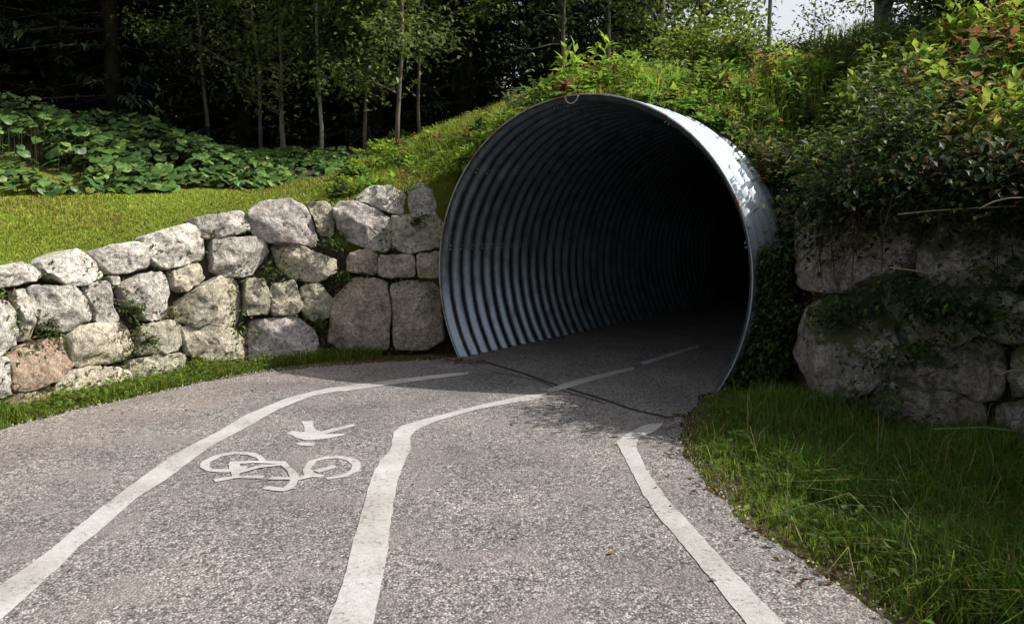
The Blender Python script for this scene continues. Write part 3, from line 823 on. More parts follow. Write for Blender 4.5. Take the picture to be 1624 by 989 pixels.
RST = [
 (c5, RG, [(100, 200), (85, 480), (95, 770), (170, 810), (330, 835), (480, 770), (660, 700), (700, 560), (680, 380), (560, 160), (300, 110), (150, 140)], .28),
 (c6, RG, [(150, 120), (230, 80), (330, 90), (480, 110), (600, 220), (650, 400), (560, 560), (480, 640), (350, 690), (230, 660), (130, 570), (75, 420), (95, 260)], .28),
 (c5, RD, [(820, 560), (850, 480), (1000, 420), (1250, 400), (1400, 450), (1460, 600), (1440, 800), (1150, 860), (880, 860), (830, 700)], .2),
 (c6, RG, [(610, 520), (680, 395), (860, 375), (1000, 380), (1110, 310), (1230, 370), (1268, 520), (1245, 660), (1120, 700), (960, 640), (780, 580), (640, 570)], .22),
 (c6, RG, [(535, 650), (620, 575), (760, 573), (950, 640), (1130, 695), (1150, 810), (900, 870), (700, 840), (550, 790)], .25),
 (c6, RD, [(1195, 725), (1392, 680), (1520, 720), (1520, 900), (1220, 890), (1180, 800)], .25),
 (c5, RM, [(720, 200), (1000, 150), (1300, 170), (1460, 250), (1450, 400), (1000, 400), (800, 430), (720, 380)], .18),
 (c6, RM, [(600, 160), (640, 20), (820, 20), (900, 90), (1300, 70), (1450, 150), (1430, 370), (1260, 360), (1100, 300), (940, 400), (700, 370), (640, 250)], .15),
 (c6, RM, [(1285, 400), (1500, 380), (1520, 640), (1280, 660)], .2),
]
for k, (crp, colr, poly, bl) in enumerate(RST):
    pp = crop(poly, *crp)
    hits = [wall_hit(RWALL, 1, *p) for p in pp]; P3 = np.array([h[0] for h in hits])
    _, nr = wall_hit(RWALL, 1, *np.mean(pp, 0)); nr = nr * .4 + .6 * np.mean([h[1] for h in hits], 0); nr /= np.linalg.norm(nr)
    make_stone(rwall, P3, nr, 300 + k, depth=.5, bulge=bl * 1.15, color=colr, mat=M_MOSSY, npt=46, amp=1.1)
cumr = np.r_[0, np.cumsum(np.linalg.norm(np.diff(RWALL, axis=0), axis=1))]
for row in range(3):
    d = cumr[3] + .7
    z0 = row * .68
    while d < cumr[-1] - 2:
        w = rnd.uniform(.7, 1.15); pts = []
        for fx, fz in [(0, .1), (.5, 0), (1, .08), (1, .9), (.6, 1), (0, .92)]:
            p, t = along(RWALL, d + w * fx); z = z0 + .66 * fz + rnd.uniform(-.03, .03)
            pts.append((p[0] - t[1] * BATTER * z, p[1] + t[0] * BATTER * z, z))
        p, t = along(RWALL, d + w / 2)
        make_stone(rwall, np.array(pts), np.array([t[1], -t[0]]), 1900 + int(d * 100) + row, bulge=.22, color=rnd.choice([RG, RM, RD]), mat=M_MOSSY, npt=20)
        d += w
core(RWALL, 1, rwall, .25, lambda p: max(1.2, min(2.1, gz(p) - .04)))

# ------------------------------------------------------------------ vegetation
def scatter(n, x0, x1, y0, y1, cond):
    X = rng.uniform(x0, x1, n); Y = rng.uniform(y0, y1, n); m = cond(X, Y); X = X[m]; Y = Y[m]
    return X, Y
def upper(X, Y): return ~inside(LOWER, X, Y)
def dist_line(X, Y, line):
    d = np.full(X.shape, 1e9)
    for i in range(len(line) - 1):
        a, b = line[i], line[i + 1]; e = b - a
        t = np.clip(((X - a[0]) * e[0] + (Y - a[1]) * e[1]) / (e @ e), 0, 1)
        d = np.minimum(d, np.hypot(X - a[0] - t * e[0], Y - a[1] - t * e[1]))
    return d
def fbm(X, Y, s):
    return np.array([noise.noise((x * s, y * s, 3.3)) for x, y in zip(X, Y)])
# edge of the butterbur patch on the lawn
BEDGE = np.array([W(-260, 345, 8.6)[:2], W(0, 312, 9.9)[:2], W(150, 310, 10.3)[:2], W(300, 303, 10.8)[:2], W(430, 300, 11.1)[:2], W(520, 285, 11.8)[:2], W(600, 262, 12.4)[:2]])
BPOLY = np.concatenate([BEDGE, [W(600, 250, 13.2)[:2], W(450, 258, 13.6)[:2], W(300, 250, 13.6)[:2], W(150, 225, 13.6)[:2], W(0, 200, 13.4)[:2], (-13, 13.2), (-13, 9)]])

# mown lawn
X, Y = scatter(400000, -12, 1.2, 3, 13.5, lambda X, Y: upper(X, Y) & ~inside(BPOLY, X, Y) & (Y < 11.0 + .28 * np.maximum(-X, 0) * 0 + 2.0 * (X > -4)))
X, Y = X[:130000], Y[:130000]
Z, _ = height(X, Y); P = np.stack([X, Y, Z - .005], 1)
pt = patchy(X, Y, 1.7); col = tint((.23, .295, .036), len(X), .2, .15)
pt2 = patchy(X, Y, .9, 3); col *= (.72 + .55 * pt2)[:, None]; dry = rng.random(len(X)) < (.06 + .35 * (pt > .66) + .3 * np.clip((-X - 5.2) / 1.5, 0, 1)); col[dry] = tint((.27, .22, .06), dry.sum(), .2)
farg = np.clip((X + 2.6) / 1.5, 0, 1) * np.clip((Y - 9.3) / 1.0, 0, 1)
mb = MB(); blades(mb, P, (.022 + .035 * rng.random(len(X)) * (.4 + pt)) * (1 + 4.5 * farg), .013, .7, col)
tag(ob('lawn_grass', mb.mesh('lawn_grass', M_GRASS)), 'short mown yellow green grass on the lawn above the stone wall', 'grass', kind='stuff')

# grass and weeds at the foot of the left wall
X, Y = scatter(200000, -5.2, -1.5, 2, 9.3, lambda X, Y: inside(LOWER, X, Y) & (dist_line(X, Y, WALL) < .62 - .42 * np.clip((X + 3.1) / 1.2, 0, 1)) & inside(np.concatenate([WALL[:-1], pl[:int(len(pl) * .5)][::-1]]), X, Y))
dd = dist_line(X, Y, pl)
k = rng.random(len(X)) < np.clip(dd * 5 + .05, 0, 1); X, Y = X[k][:26000], Y[k][:26000]
pt = patchy(X, Y, 5.5)
P = np.stack([X, Y, np.full(len(X), -.02)], 1)
mb = MB(); col = tint((.16, .225, .03), len(X), .28, .15)
blades(mb, P, .03 + .17 * rng.random(len(X)) ** 1.5 * pt ** 1.4 + .06 * np.clip(.35 - dist_line(X, Y, WALL), 0, 1), .009, .6, col)
k = rng.choice(len(X), 2600); Q = P[k] + np.c_[rng.normal(0, .02, (len(k), 2)), .03 + .1 * rng.random(len(k))]
leaves(mb, Q, np.c_[rng.normal(0, 1, (len(k), 2)), rng.uniform(-.1, .6, len(k))], np.tile([0, 0, 1.], (len(k), 1)), .045, .03, tint((.14, .21, .03), len(k), .3))
tag(ob('wall_foot_grass', mb.mesh('wall_foot_grass', M_GRASS)), 'strip of grass and weeds along the foot of the stone wall', 'grass', kind='stuff')

# right verge
VPOLY = np.concatenate([pr[:int(len(pr) * .36)], RWALL[::-1][:-1]])
kend = np.argmin(np.linalg.norm(pr - tun(1.55, .1), axis=1))
VPOLY = np.concatenate([pr[:kend], [tun(1.9, .1), tun(2.15, .3)], RWALL[1:]])
X, Y = scatter(260000, .9, 4, .8, 8, lambda X, Y: inside(VPOLY, X, Y))
dd = dist_line(X, Y, pr)
k = rng.random(len(X)) < np.clip(dd * 2.2 + .02, 0, 1) * np.clip(patchy(X, Y, 7, 4) * 2.2, .15, 1); X, Y, dd = X[k][:85000], Y[k][:85000], dd[k][:85000]
pt = patchy(X, Y, 3.2, 1)
P = np.stack([X, Y, np.full(len(X), -.02)], 1)
col = tint((.09, .165, .018), len(X), .32, .15); fr = np.clip(1 - dd / .45, 0, 1)[:, None]; col = col * (1 - fr) + tint((.17, .21, .03), len(X), .25) * fr  # sunlit fringe beside the path painted into the blade colour, darker green further in
dry = rng.random(len(X)) < .04 + .08 * (dd < .2); col[dry] = tint((.2, .16, .07), dry.sum(), .2)
hh = .04 + (.05 + .2 * rng.random(len(X)) ** 1.5) * np.clip(dd * 1.8 + .05, 0, 1) * (.4 + 1.0 * pt)
mb = MB(); blades(mb, P, hh, .007, .8, col)
k = rng.choice(len(X), 380); Q = P[k]
blades(mb, Q, .2 + .35 * rng.random(len(k)) * np.clip(dd[k] * 3, .1, 1), .006, 1.3, tint((.2, .19, .085), len(k), .3))
k = rng.choice(len(X), 2500); Q = P[k] + np.c_[rng.normal(0, .02, (len(k), 2)), .04 + .12 * rng.random(len(k))]
leaves(mb, Q, np.c_[rng.normal(0, 1, (len(k), 2)), rng.uniform(-.2, .6, len(k))], np.tile([0, 0, 1.], (len(k), 1)), .06, .035, tint((.06, .11, .02), len(k), .3))
tag(ob('verge_grass', mb.mesh('verge_grass', M_GRASS)), 'long tangled grass on the shaded verge right of the path', 'grass', kind='stuff')

# loose grit along both edges of the asphalt
mb = MB(); ee = np.concatenate([pl[:int(len(pl) * .45)], pr[:int(len(pr) * .4)]]); ee = ee[(ee[:, 1] > 2) & (ee[:, 1] < 9)]
for c in rng.integers(0, len(ee), 2600):
    q = np.r_[ee[c] + rng.normal(0, .11, 2), 0]; r0 = rng.uniform(.004, .012)
    v = np.array([(1, 0, -.2), (-.4, .9, -.2), (-.5, -.8, -.2), (.1, .1, .9), (.6, .6, .4)]) * r0 * rng.uniform(.6, 1.3, (5, 3)) + q
    mb.add(v, [(0, 4, 3), (4, 1, 3), (1, 2, 3), (2, 0, 3), (0, 1, 4)], np.array([.3, .28, .26]) * rng.uniform(.4, 1.3))
tag(ob('loose_grit', mb.mesh('loose_grit', M_TERR)), 'loose grey grit scattered along both edges of the asphalt', 'grit', kind='stuff')
# dead leaves and crumbs at the mouth, grit along the edges
mb = MB()
def litter(n, pts, spread, z=.006, size=.04):
    c = np.array(pts)[rng.integers(0, len(pts), n)] + rng.normal(0, spread, (n, 2))
    P = np.c_[c, np.full(n, z) + rng.random(n) * .01]
    leaves(mb, P, np.c_[rng.normal(0, 1, (n, 2)), rng.normal(0, .15, n)], np.c_[rng.normal(0, .3, (n, 2)), np.ones(n)], size * rng.uniform(.5, 1.3, n), size * .55, tint((.13, .08, .04), n, .4))
litter(420, [G(x, y)[:2] for x, y in [(560, 575), (600, 572), (640, 570), (680, 568), (720, 572), (745, 575)]], .09)
litter(160, [G(x, y)[:2] for x, y in [(1090, 680), (1085, 720), (1075, 660), (1120, 770), (1200, 840), (1300, 915)]], .08)
litter(60, [G(x, y)[:2] for x, y in [(300, 630), (500, 600), (900, 640), (1000, 800), (760, 590)]], .5)
tag(ob('leaf_litter', mb.mesh('leaf_litter', M_LEAF)), 'scattered dry brown leaves along the foot of the walls and tunnel mouth', 'leaves', kind='stuff')

# undergrowth on the embankment
mb = MB()
def bankmask(X, Y): return upper(X, Y) & ((X > -1.2) | ((X > -2.3) & (Y > 9.9)))
X, Y = scatter(340000, -2.4, 8.5, 2, 18, lambda X, Y: bankmask(X, Y) & (Y > 2.5 + 0 * X) & (X < .72 * Y + .6))
w_ = np.clip(9.0 / np.maximum(Y, 6), .35, 1) ** 1.5
k = rng.random(len(X)) < w_; X, Y = X[k][:115000], Y[k][:115000]
Z, _ = height(X, Y); pt = patchy(X, Y, 1.6, 2)
s_ = (X - TC[0]) * LX[0] + (Y - TC[1]) * LX[1]; t_ = (X - TC[0]) * AX[0] + (Y - TC[1]) * AX[1]
near = np.where(s_ > .4, np.clip((t_ - .8) / 1.6, .1, 1), np.clip(t_ / .8, .2, 1))
near = np.where((np.abs(s_) < 2.2) & (t_ < 3), near, 1) * np.clip(.55 + (X + .8) / 3.5, .55, 1) * np.where(Y > 9.5, .7, 1)
P = np.stack([X, Y, Z - .01], 1)
col = tint((.23, .33, .034), len(X), .3, .2)
dry = rng.random(len(X)) < .08 + .15 * (pt > .7); col[dry] = tint((.2, .16, .06), dry.sum(), .25)
blades(mb, P, (.1 + .3 * rng.random(len(X)) * (.4 + pt)) * near, .012, .6, col)
tag(ob('bank_grass', mb.mesh('bank_grass', M_GRASS)), 'rough grass covering the embankment over the tunnel', 'grass', kind='stuff')

mb = MB()
k = rng.choice(len(X), 5200)
k = k[rng.random(len(k)) < np.where(X[k] < .5, .85, 1.0)]
for c in k:
    # a herb: a few leaf whorls on a stem
    hgt = rng.uniform(.12, .5) * near[c] * (.5 + pt[c]); m = rng.integers(8, 18)
    u = rng.random(m); az = rng.uniform(0, 6.28, m)
    bx = rng.normal(0, .05, 2)
    Q = P[c] + np.c_[np.outer(u, bx) + rng.normal(0, .05, (m, 2)), u * hgt + .02]
    br = rng.random()
    base = (.17, .28, .04) if br < .6 else (.08, .14, .03) if br < .85 else (.26, .28, .06) if br < .95 else (.2, .1, .04)
    L = rng.uniform(.05, .12)
    leaves(mb, Q, np.c_[np.cos(az), np.sin(az), rng.uniform(-.3, .5, m)], np.tile([0, 0, 1.], (m, 1)), L * rng.uniform(.7, 1.2, m), L * .55, tint(base, m, .2))
# bigger leafy clumps of many kinds
for c in rng.choice(len(X), 760):
    if X[c] < .6 and rng.random() < .25: continue
    rr = rng.uniform(.1, .3) * near[c]; hg = rng.uniform(.15, .6) * near[c]; m = int(rng.integers(50, 130)); v = rng.normal(0, 1, (m, 3)); v = unit(v) * (rng.random((m, 1)) ** .4)
    Q = P[c] + np.c_[v[:, :2] * rr, hg * .5 + v[:, 2] * hg * .55]
    br = rng.random(); base = (.26, .36, .04) if br < .52 else (.14, .23, .04) if br < .76 else (.055, .1, .022) if br < .86 else (.26, .25, .06) if br < .93 else (.2, .11, .05)
    L = rng.uniform(.06, .16); leaves(mb, Q, v * [1, 1, .5] + rng.normal(0, .4, (m, 3)), np.tile([0, 0, 1.], (m, 1)) + v * .4, L * rng.uniform(.7, 1.2, m), L * rng.uniform(.3, .6), tint(base, m, .22))
# leaves hanging over the right wall and around the side of the pipe
def curtain(n, pts, spread, drop, size, base):
    c = np.array(pts)[rng.integers(0, len(pts), n)] + rng.normal(0, 1, (n, 3)) * np.array(spread)
    c[:, 2] -= rng.random(n) ** 2 * drop
    az = rng.uniform(2.6, 5.2, n)
    leaves(mb, c, np.c_[np.cos(az), np.sin(az), rng.uniform(-.9, .2, n)], np.c_[np.cos(az) * .5, np.sin(az) * .5, np.ones(n)], size * rng.uniform(.6, 1.3, n), size * .55, tint(base, n, .35, .2))
edge = resample(RB[1:6], 40); ez, _ = height(edge[:, 0], edge[:, 1])
tops = np.c_[edge + (resample(RWALL[1:6], 40) - edge) * .55, ez + .1]
curtain(6000, tops, (.17, .17, .13), .5, .08, (.045, .068, .018))
curtain(1800, tops, (.15, .15, .1), .6, .07, (.1, .07, .035))
for c in rng.integers(0, len(tops), 130):
    q_ = tops[c] + rng.normal(0, .08, 3); d_ = np.array([rng.normal(-.15, .15), rng.normal(-.15, .15), -1]); l_ = rng.uniform(.3, .85)
    tube(mb, [q_, q_ + d_ * l_ * .5 + rng.normal(0, .05, 3), q_ + d_ * l_], [.006, .005, .002], 4, (.07, .05, .03), False)
side = [np.r_[tun(s, t), z] for s, t, z in [(1.85, 1.05, 1.75), (1.98, .95, 1.4), (2.12, .7, 1.1), (2.2, .55, .8), (2.22, .45, .5), (1.65, 1.3, 2.1), (2.35, .7, 1.6), (2.45, .7, 1.9)]]
curtain(3400, side, (.11, .11, .15), .3, .07, (.05, .08, .02))
low = [np.r_[tun(s_0, t_0), z_0] for s_0, t_0, z_0 in [(2.0, .12, 1.0), (2.02, .3, 1.15), (2.03, .15, .75), (2.0, .1, .5), (1.92, .1, .25), (2.05, .35, .4), (2.1, .5, .9), (2.0, .6, 1.3)]]
curtain(4200, low, (.05, .09, .16), .2, .07, (.045, .07, .018))
fr_ = [np.r_[tun(math.sqrt(max(.1, TR ** 2 - (z_0 - TZ) ** 2)) + .09, t_0), z_0] for z_0 in np.linspace(.05, 1.25, 9) for t_0 in (.1, .25, .4, .6, .8)]
curtain(5200, fr_, (.025, .05, .06), .08, .06, (.05, .078, .018))
curtain(700, low, (.05, .07, .14), .2, .06, (.09, .06, .03))
for px_, py_, nn_ in [(1330, 488, 260), (1370, 475, 200), (1480, 470, 420), (1540, 480, 420), (1590, 490, 380), (1400, 560, 120), (1395, 630, 160), (1345, 300, 300), (1420, 290, 400), (1500, 300, 400), (1580, 330, 400), (1600, 420, 260), (1440, 440, 240), (1470, 540, 150), (1300, 300, 200)]:
    q_, n_r = wall_hit(RWALL, 1, px_, py_); q_ = q_ + np.array([n_r[0], n_r[1], 0]) * .04
    curtain(nn_, [q_], (.16, .1, .07), .12, .06, (.05, .085, .018))
curtain(1300, side, (.11, .11, .15), .3, .07, (.12, .08, .04))
tag(ob('undergrowth', mb.mesh('undergrowth', M_LEAF)), 'leafy herbs and brambles covering the embankment and hanging over the boulders', 'undergrowth', kind='stuff')

# big round leaves of the butterbur
def big_leaf(seed):
    r_ = random.Random(seed); n = 14; V = [(0, 0, 0)]
    for ring, k in ((.5, .5), (1, 1)):
        for i in range(n):
            a_ = -math.pi * .88 + i / (n - 1) * math.pi * 1.76
            rr = ring * (1 + .06 * math.sin(a_ * 9 + seed) + r_.uniform(-.04, .04)) * (.92 + .12 * math.cos(a_))
            x = rr * math.cos(a_); y = rr * math.sin(a_) * .95
            V.append((x, y, -.10 * ring * ring * 1.6 + .07 * math.sin(a_ * 5 + seed) * ring + .1 * abs(math.sin(a_)) * ring - .12 * ring ** 2 * max(0, math.cos(a_))))
    F = []
    for i in range(n - 1):
        F += [(0, 1 + i, 2 + i), (1 + i, 1 + n + i, 2 + n + i), (1 + i, 2 + n + i, 2 + i)]
    return np.array(V), np.array(F)
BL = [big_leaf(s) for s in range(4)]
patch = empty('butterbur_patch', (*W(200, 270, 12)[:2], 0))
tag(patch, 'bed of broad round dark green leaves between lawn and dark wood', 'plants')
X, Y = scatter(24000, -13, 0, 8, 14, lambda X, Y: inside(BPOLY, X, Y) & (rng.random(len(X)) < np.clip(patchy(X, Y, 3.1, 7) * 2.4 - .25, .12, 1)))
X, Y = X[:6000], Y[:6000]
Z, _ = height(X, Y)
edge_d = dist_line(X, Y, BEDGE)
Hh = (.1 + .4 * np.clip(edge_d / .9, 0, 1)) * rng.uniform(.55, 1.15, len(X)) * np.clip((-X - 1.0) / 5.5, .22, 1) * (.6 + .7 * patchy(X, Y, 2.3, 5))
Sz = rng.uniform(.035, .11, len(X)) * np.where(rng.random(len(X)) < .12, 1.4, 1)
bl_cols = np.array([(.05, .105, .022), (.085, .165, .03), (.16, .235, .05), (.065, .14, .033)])
bl_mesh = [[mesh_np('butterbur_leaf', BL[v][0], BL[v][1], bl_cols[c], M_BIGLEAF, True) for c in range(4)] for v in range(4)]
def leaf_mat(i):
    yaw = rng.uniform(-2.4, -.7) + rng.normal(0, .8); tl = rng.uniform(.1, .75)
    return Matrix.Translation((X[i], Y[i], Z[i] + Hh[i])) @ Matrix.Rotation(yaw, 4, 'Z') @ Matrix.Rotation(tl, 4, 'Y') @ Matrix.Rotation(rng.normal(0, .25), 4, 'X') @ Matrix.Scale(Sz[i], 4)
vis = np.argsort(Y - 2.2 * Hh + (X < -9.2) * 50 + rng.random(len(X)) * 1.2)
mb = MB(); inv = Matrix.Translation(patch.location).inverted()
for r_, i in enumerate(vis):
    Mx = leaf_mat(i)
    if r_ < 300:
        o = ob('leaf', bl_mesh[rng.integers(4)][rng.integers(4)], patch); o.matrix_local = inv @ Mx
    else:
        v = BL[rng.integers(4)]; A3 = np.array(Mx); mb.add(v[0] @ A3[:3, :3].T + A3[:3, 3] - np.array(patch.location), v[1], bl_cols[rng.integers(4)] * rng.uniform(.8, 1.2))
o = ob('leaf_mass', mb.mesh('leaf_mass', M_BIGLEAF, True), patch); o['kind'] = 'stuff'
mb = MB()
for i in range(0, len(X), 2):
    tube(mb, [(X[i] - patch.location.x, Y[i] - patch.location.y, Z[i] - .03), (X[i] - patch.location.x + .01, Y[i] - patch.location.y, Z[i] + Hh[i])], .006, 3, (.06, .08, .03), False)
o = ob('stalks', mb.mesh('stalks', M_LEAF), patch); o['kind'] = 'stuff'

# weeds in the joints of the wall
for k, (px, py, sz, lab) in enumerate([(212, 490, .13, 'weed growing in the joint beside the bluish grey wall stone'), (428, 432, .11, 'weed growing between two pale stones in the middle of the wall'),
        (535, 385, .16, 'leafy weed growing below the large speckled cap stone'), (75, 515, .1, 'weed tuft in the wall joint near the left end'), (232, 540, .12, 'bright green weed low in the wall above the grass strip'),
        (545, 440, .13, 'weed trailing over the top of the big flat slab'), (660, 350, .14, 'moss and weed tuft on the shaded stone beside the pipe'), (505, 510, .09, 'small weed by the slab edge low in the wall')]):
    p, nr = wall_hit(WALL, 1, px, py); mb = MB(); m = 60
    c = np.tile([nr[0] * .05, nr[1] * .05, 0], (m, 1)) + rng.normal(0, .45 * sz, (m, 3)) * np.array([1, .6, .8])
    d = rng.normal(0, 1, (m, 3)) + np.array([nr[0], nr[1], .2]) * 1.2
    for q in c: tube(mb, [np.zeros(3), q * .6 + [0, 0, .01], q + 0], [.003, .002, .0015], 3, (.07, .08, .03), False)
    leaves(mb, c, d, np.tile([nr[0] * .4, nr[1] * .4, 1.], (m, 1)), sz * .42 * rng.uniform(.6, 1.2, m), sz * .2, tint((.06, .1, .02), m, .3))
    tag(ob('wall_weed', mb.mesh('wall_weed', M_LEAF), loc=tuple(p)), lab, 'weed', 'weeds in the stone wall')

# dry bent stalks over the right boulders
mb = MB()
for k, (pts, lab) in enumerate([
        ([(1424, 340, 5.75), (1480, 334, 5.7), (1545, 330, 5.6), (1620, 326, 5.5)], 'long straight straw hanging across the upper boulders'),
        ([(1553, 331, 5.1), (1575, 320, 5.05), (1600, 314, 5.0), (1640, 313, 5.0)], 'pale curved straw at the right edge of the upper boulders'),
        ([(1411, 424, 5.65), (1450, 429, 5.6), (1494, 436, 5.6)], 'short straw across the middle boulders'),
        ([(1585, 594, 5.0), (1606, 586, 5.0), (1640, 590, 5.0)], 'bright bent straw low at the right edge'),
        ([(1480, 680, 5.1), (1560, 677, 5.05), (1610, 683, 5.0)], 'fallen straw lying over the verge below the boulders')]):
    w3 = np.array([W(*p) for p in pts]); mb = MB(); w3 = resample(w3, 12); tube(mb, w3 - w3[0], np.linspace(.0045, .003, 12), 5, (.42, .38, .26))
    tag(ob('dry_stalk', mb.mesh('dry_stalk', M_LEAF), loc=tuple(w3[0])), lab, 'straw', 'dry stalks over the boulders')

# ---------------- trees
def tree(name, label, cat, base, hgt, r0, crown_from, spread, nleaf, leafL, cols, seed, lean=(0, 0), fork=None, bark=M_BARK, group=None, nbr=22, clump=.28, parentless=True):
    r_ = np.random.default_rng(seed); root = empty(name, base); tag(root, label, cat, group)
    mb = MB(); n = 14; t = np.linspace(0, 1, n)
    wob = np.cumsum(r_.normal(0, .02 * hgt / n * 2.2, (n, 2)), 0)
    tr = np.c_[t[:, None] * np.array(lean)[None] + wob, t * hgt]; tr[0, 2] = -.15
    tube(mb, tr, r0 * (1 - .85 * t), 8)
    tips = []
    for b in range(nbr):
        f = crown_from + (1 - crown_from) * ((b + r_.random()) / nbr); p0 = np.array([np.interp(f, t, tr[:, k]) for k in range(3)])
        a_ = r_.uniform(0, 6.28); ln = spread * r_.uniform(.5, 1.1) * (1 - .55 * (f - crown_from) / (1 - crown_from + 1e-6)); up_ = r_.uniform(.15, .9)
        d = np.array([math.cos(a_), math.sin(a_), up_]); d /= np.linalg.norm(d); q = [p0]
        for s in range(5):
            d = d + r_.normal(0, .16, 3) + np.array([0, 0, -.05]); d /= np.linalg.norm(d); q.append(q[-1] + d * ln / 5)
        q = np.array(q); rb = r0 * (1 - .85 * f) * .5; tube(mb, q, np.linspace(rb, rb * .2, 6), 5)
        for s in (2, 3, 4, 5, 5): tips.append(q[s])
        for s in range(2):
            d2 = d + r_.normal(0, .6, 3); d2 /= np.linalg.norm(d2); s0 = q[r_.integers(2, 5)]; e = s0 + d2 * ln * .4
            tube(mb, [s0, (s0 + e) / 2 + r_.normal(0, .02, 3), e], [rb * .4, rb * .3, rb * .12], 4); tips += [e, (s0 + e) / 2]
    ob('trunk', mb.mesh('trunk', bark, True), root)
    tips = np.array(tips); mb = MB(); k = r_.integers(0, len(tips), nleaf)
    P = tips[k] + r_.normal(0, clump, (nleaf, 3)) * np.array([1, 1, .7])
    A = np.c_[r_.normal(0, 1, (nleaf, 2)), r_.uniform(-.9, .3, nleaf)]
    cc = np.array(cols)[r_.integers(0, len(cols), nleaf)] * np.exp(r_.normal(0, .25, nleaf))[:, None]
    leaves(mb, P, A, np.c_[r_.normal(0, .5, (nleaf, 2)), np.ones(nleaf)], leafL * r_.uniform(.6, 1.2, nleaf), leafL * .5, cc)
    ob('crown', mb.mesh('crown', M_LEAF), root)
    return root
OL = [(.11, .15, .035), (.15, .18, .045), (.07, .1, .025)]
YG = [(.2, .28, .03), (.15, .23, .025), (.26, .32, .05)]
DG = [(.03, .055, .015), (.045, .075, .02), (.06, .09, .02)]
def at(px, py, yd): 
    p = W(px, py, yd); return (p[0], p[1], gz(p))
tree('sapling', 'slender sapling with pale grey trunk forking high before the dark wood', 'tree', at(510, 250, 13.8), 7.0, .034, .3, 1.2, 6500, .12, OL, 11, (-.25, .1), bark=M_BARKPALE)
tree('sapling', 'thin straight olive-leaved sapling just right of the pale forked one', 'tree', at(577, 245, 14.2), 6.5, .034, .16, 1.1, 7000, .12, OL, 12, (.05, 0))
tree('sapling', 'taller sapling with leaves down its stem above the end of the wall', 'tree', at(626, 250, 13.2), 7.0, .04, .12, 1.2, 8500, .12, OL, 13, (.1, 0))
tree('sapling', 'sapling with bright tips leaning right towards the tunnel', 'tree', at(664, 232, 14.6), 7.5, .034, .25, 1.5, 8500, .13, YG + OL, 14, (.35, 0))
tree('sapling', 'short leafy sapling at the end of the broad-leaved bed', 'tree', at(450, 255, 13.6), 2.6, .05, .25, .9, 900, .11, OL, 15)
tree('sapling', 'dim sparse sapling left of the pale forked one', 'tree', at(415, 250, 16.0), 8.0, .04, .1, 2.0, 7000, .12, OL, 16, (-.4, 0))
tree('sapling', 'dim drooping sapling farthest left before the dark wood', 'tree', at(330, 235, 16.5), 7.5, .04, .1, 2.0, 6000, .12, OL, 17)
tree('birch_tree', 'slim pale tree rising behind the top of the tunnel', 'tree', at(967, 128, 15.8), 6.5, .042, .2, 1.2, 4500, .12, OL, 21, (.1, 0), bark=M_BARKPALE)
tree('small_tree', 'small dim tree behind the left shoulder of the tunnel', 'tree', at(893, 140, 14.5), 4.5, .05, .22, 1.1, 1600, .12, DG, 22)
tree('broadleaf_tree', 'full green tree at the edge of the wood above the tunnel', 'tree', at(1040, 110, 17), 9, .12, .08, 2.4, 9000, .16, OL + YG, 23, nbr=40, clump=.35)
tree('broadleaf_tree', 'green tree nearest the gap of bright sky', 'tree', at(1110, 100, 19), 9, .12, .08, 1.7, 8000, .16, OL + YG + DG, 24, nbr=40, clump=.35)
def shrub(name, label, base, h, r, n, L, cols, seed, group=None, stems=9, cat='shrub'):
    r_ = np.random.default_rng(seed); root = empty(name, base); tag(root, label, cat, group); mb = MB(); tips = []
    for s in range(stems):
        a_ = r_.uniform(0, 6.28); rr = r * math.sqrt(r_.random()); e = np.array([math.cos(a_) * rr, math.sin(a_) * rr, h * r_.uniform(.55, 1.0) * (1 - .35 * rr / r)])
        q = np.array([[0, 0, -.05], e * [.35, .35, .5] + r_.normal(0, .03, 3), e]); q = resample(q, 6); tube(mb, q, np.linspace(.014, .004, 6), 5)
        tips += list(q[1:]) + [e, e]
        for b in range(4):
            s0 = q[r_.integers(1, 6)]; e2 = s0 + r_.normal(0, .3 * r, 3) * [1, 1, .6]; tube(mb, [s0, e2], [.005, .002], 4); tips += [e2, (s0 + e2) / 2]
    ob('stems', mb.mesh('stems', M_BARK, True), root)
    tips = np.array(tips); mb = MB(); k = r_.integers(0, len(tips), n); P = tips[k] + r_.normal(0, .12 * r + .03, (n, 3)); P[:, 2] = np.maximum(P[:, 2], .02)
    cc = np.array(cols)[r_.integers(0, len(cols), n)] * np.exp(r_.normal(0, .25, n))[:, None]
    leaves(mb, P, np.c_[r_.normal(0, 1, (n, 2)), r_.uniform(-.6, .6, n)], np.c_[r_.normal(0, .4, (n, 2)), np.ones(n)], L * r_.uniform(.6, 1.2, n), L * .45, cc)
    ob('foliage', mb.mesh('foliage', M_LEAF), root); return root
RU = [(.3, .1, .03), (.22, .12, .05), (.12, .12, .03)]
shrub('shrub', 'rounded bright yellow green shrub on the embankment', at(1118, 135, 10.6), 1.0, .62, 5200, .085, YG, 31, stems=26)
shrub('shrub', 'low dark green bush below the bright yellow green shrub', at(1100, 120, 10.8), .35, .35, 700, .08, DG, 32)
shrub('shrub', 'dark bush under the gap of sky beside the thin pole', at(1262, 100, 12.5), .6, .45, 1800, .1, DG, 33, stems=14)
shrub('shrub', 'leafy bush between the pole and the yellow green shrub', at(1185, 110, 13), .55, .5, 1800, .1, OL, 34, stems=14)
shrub('shrub', 'light green bush against the sky left of the weathered trunk', at(1345, 90, 12), .6, .4, 900, .1, YG + OL, 35, stems=14)
shrub('rust_leaved_shrub', 'clump with rusty brown leaves below the dark bush', at(1240, 150, 9.6), .38, .3, 420, .08, RU, 36)
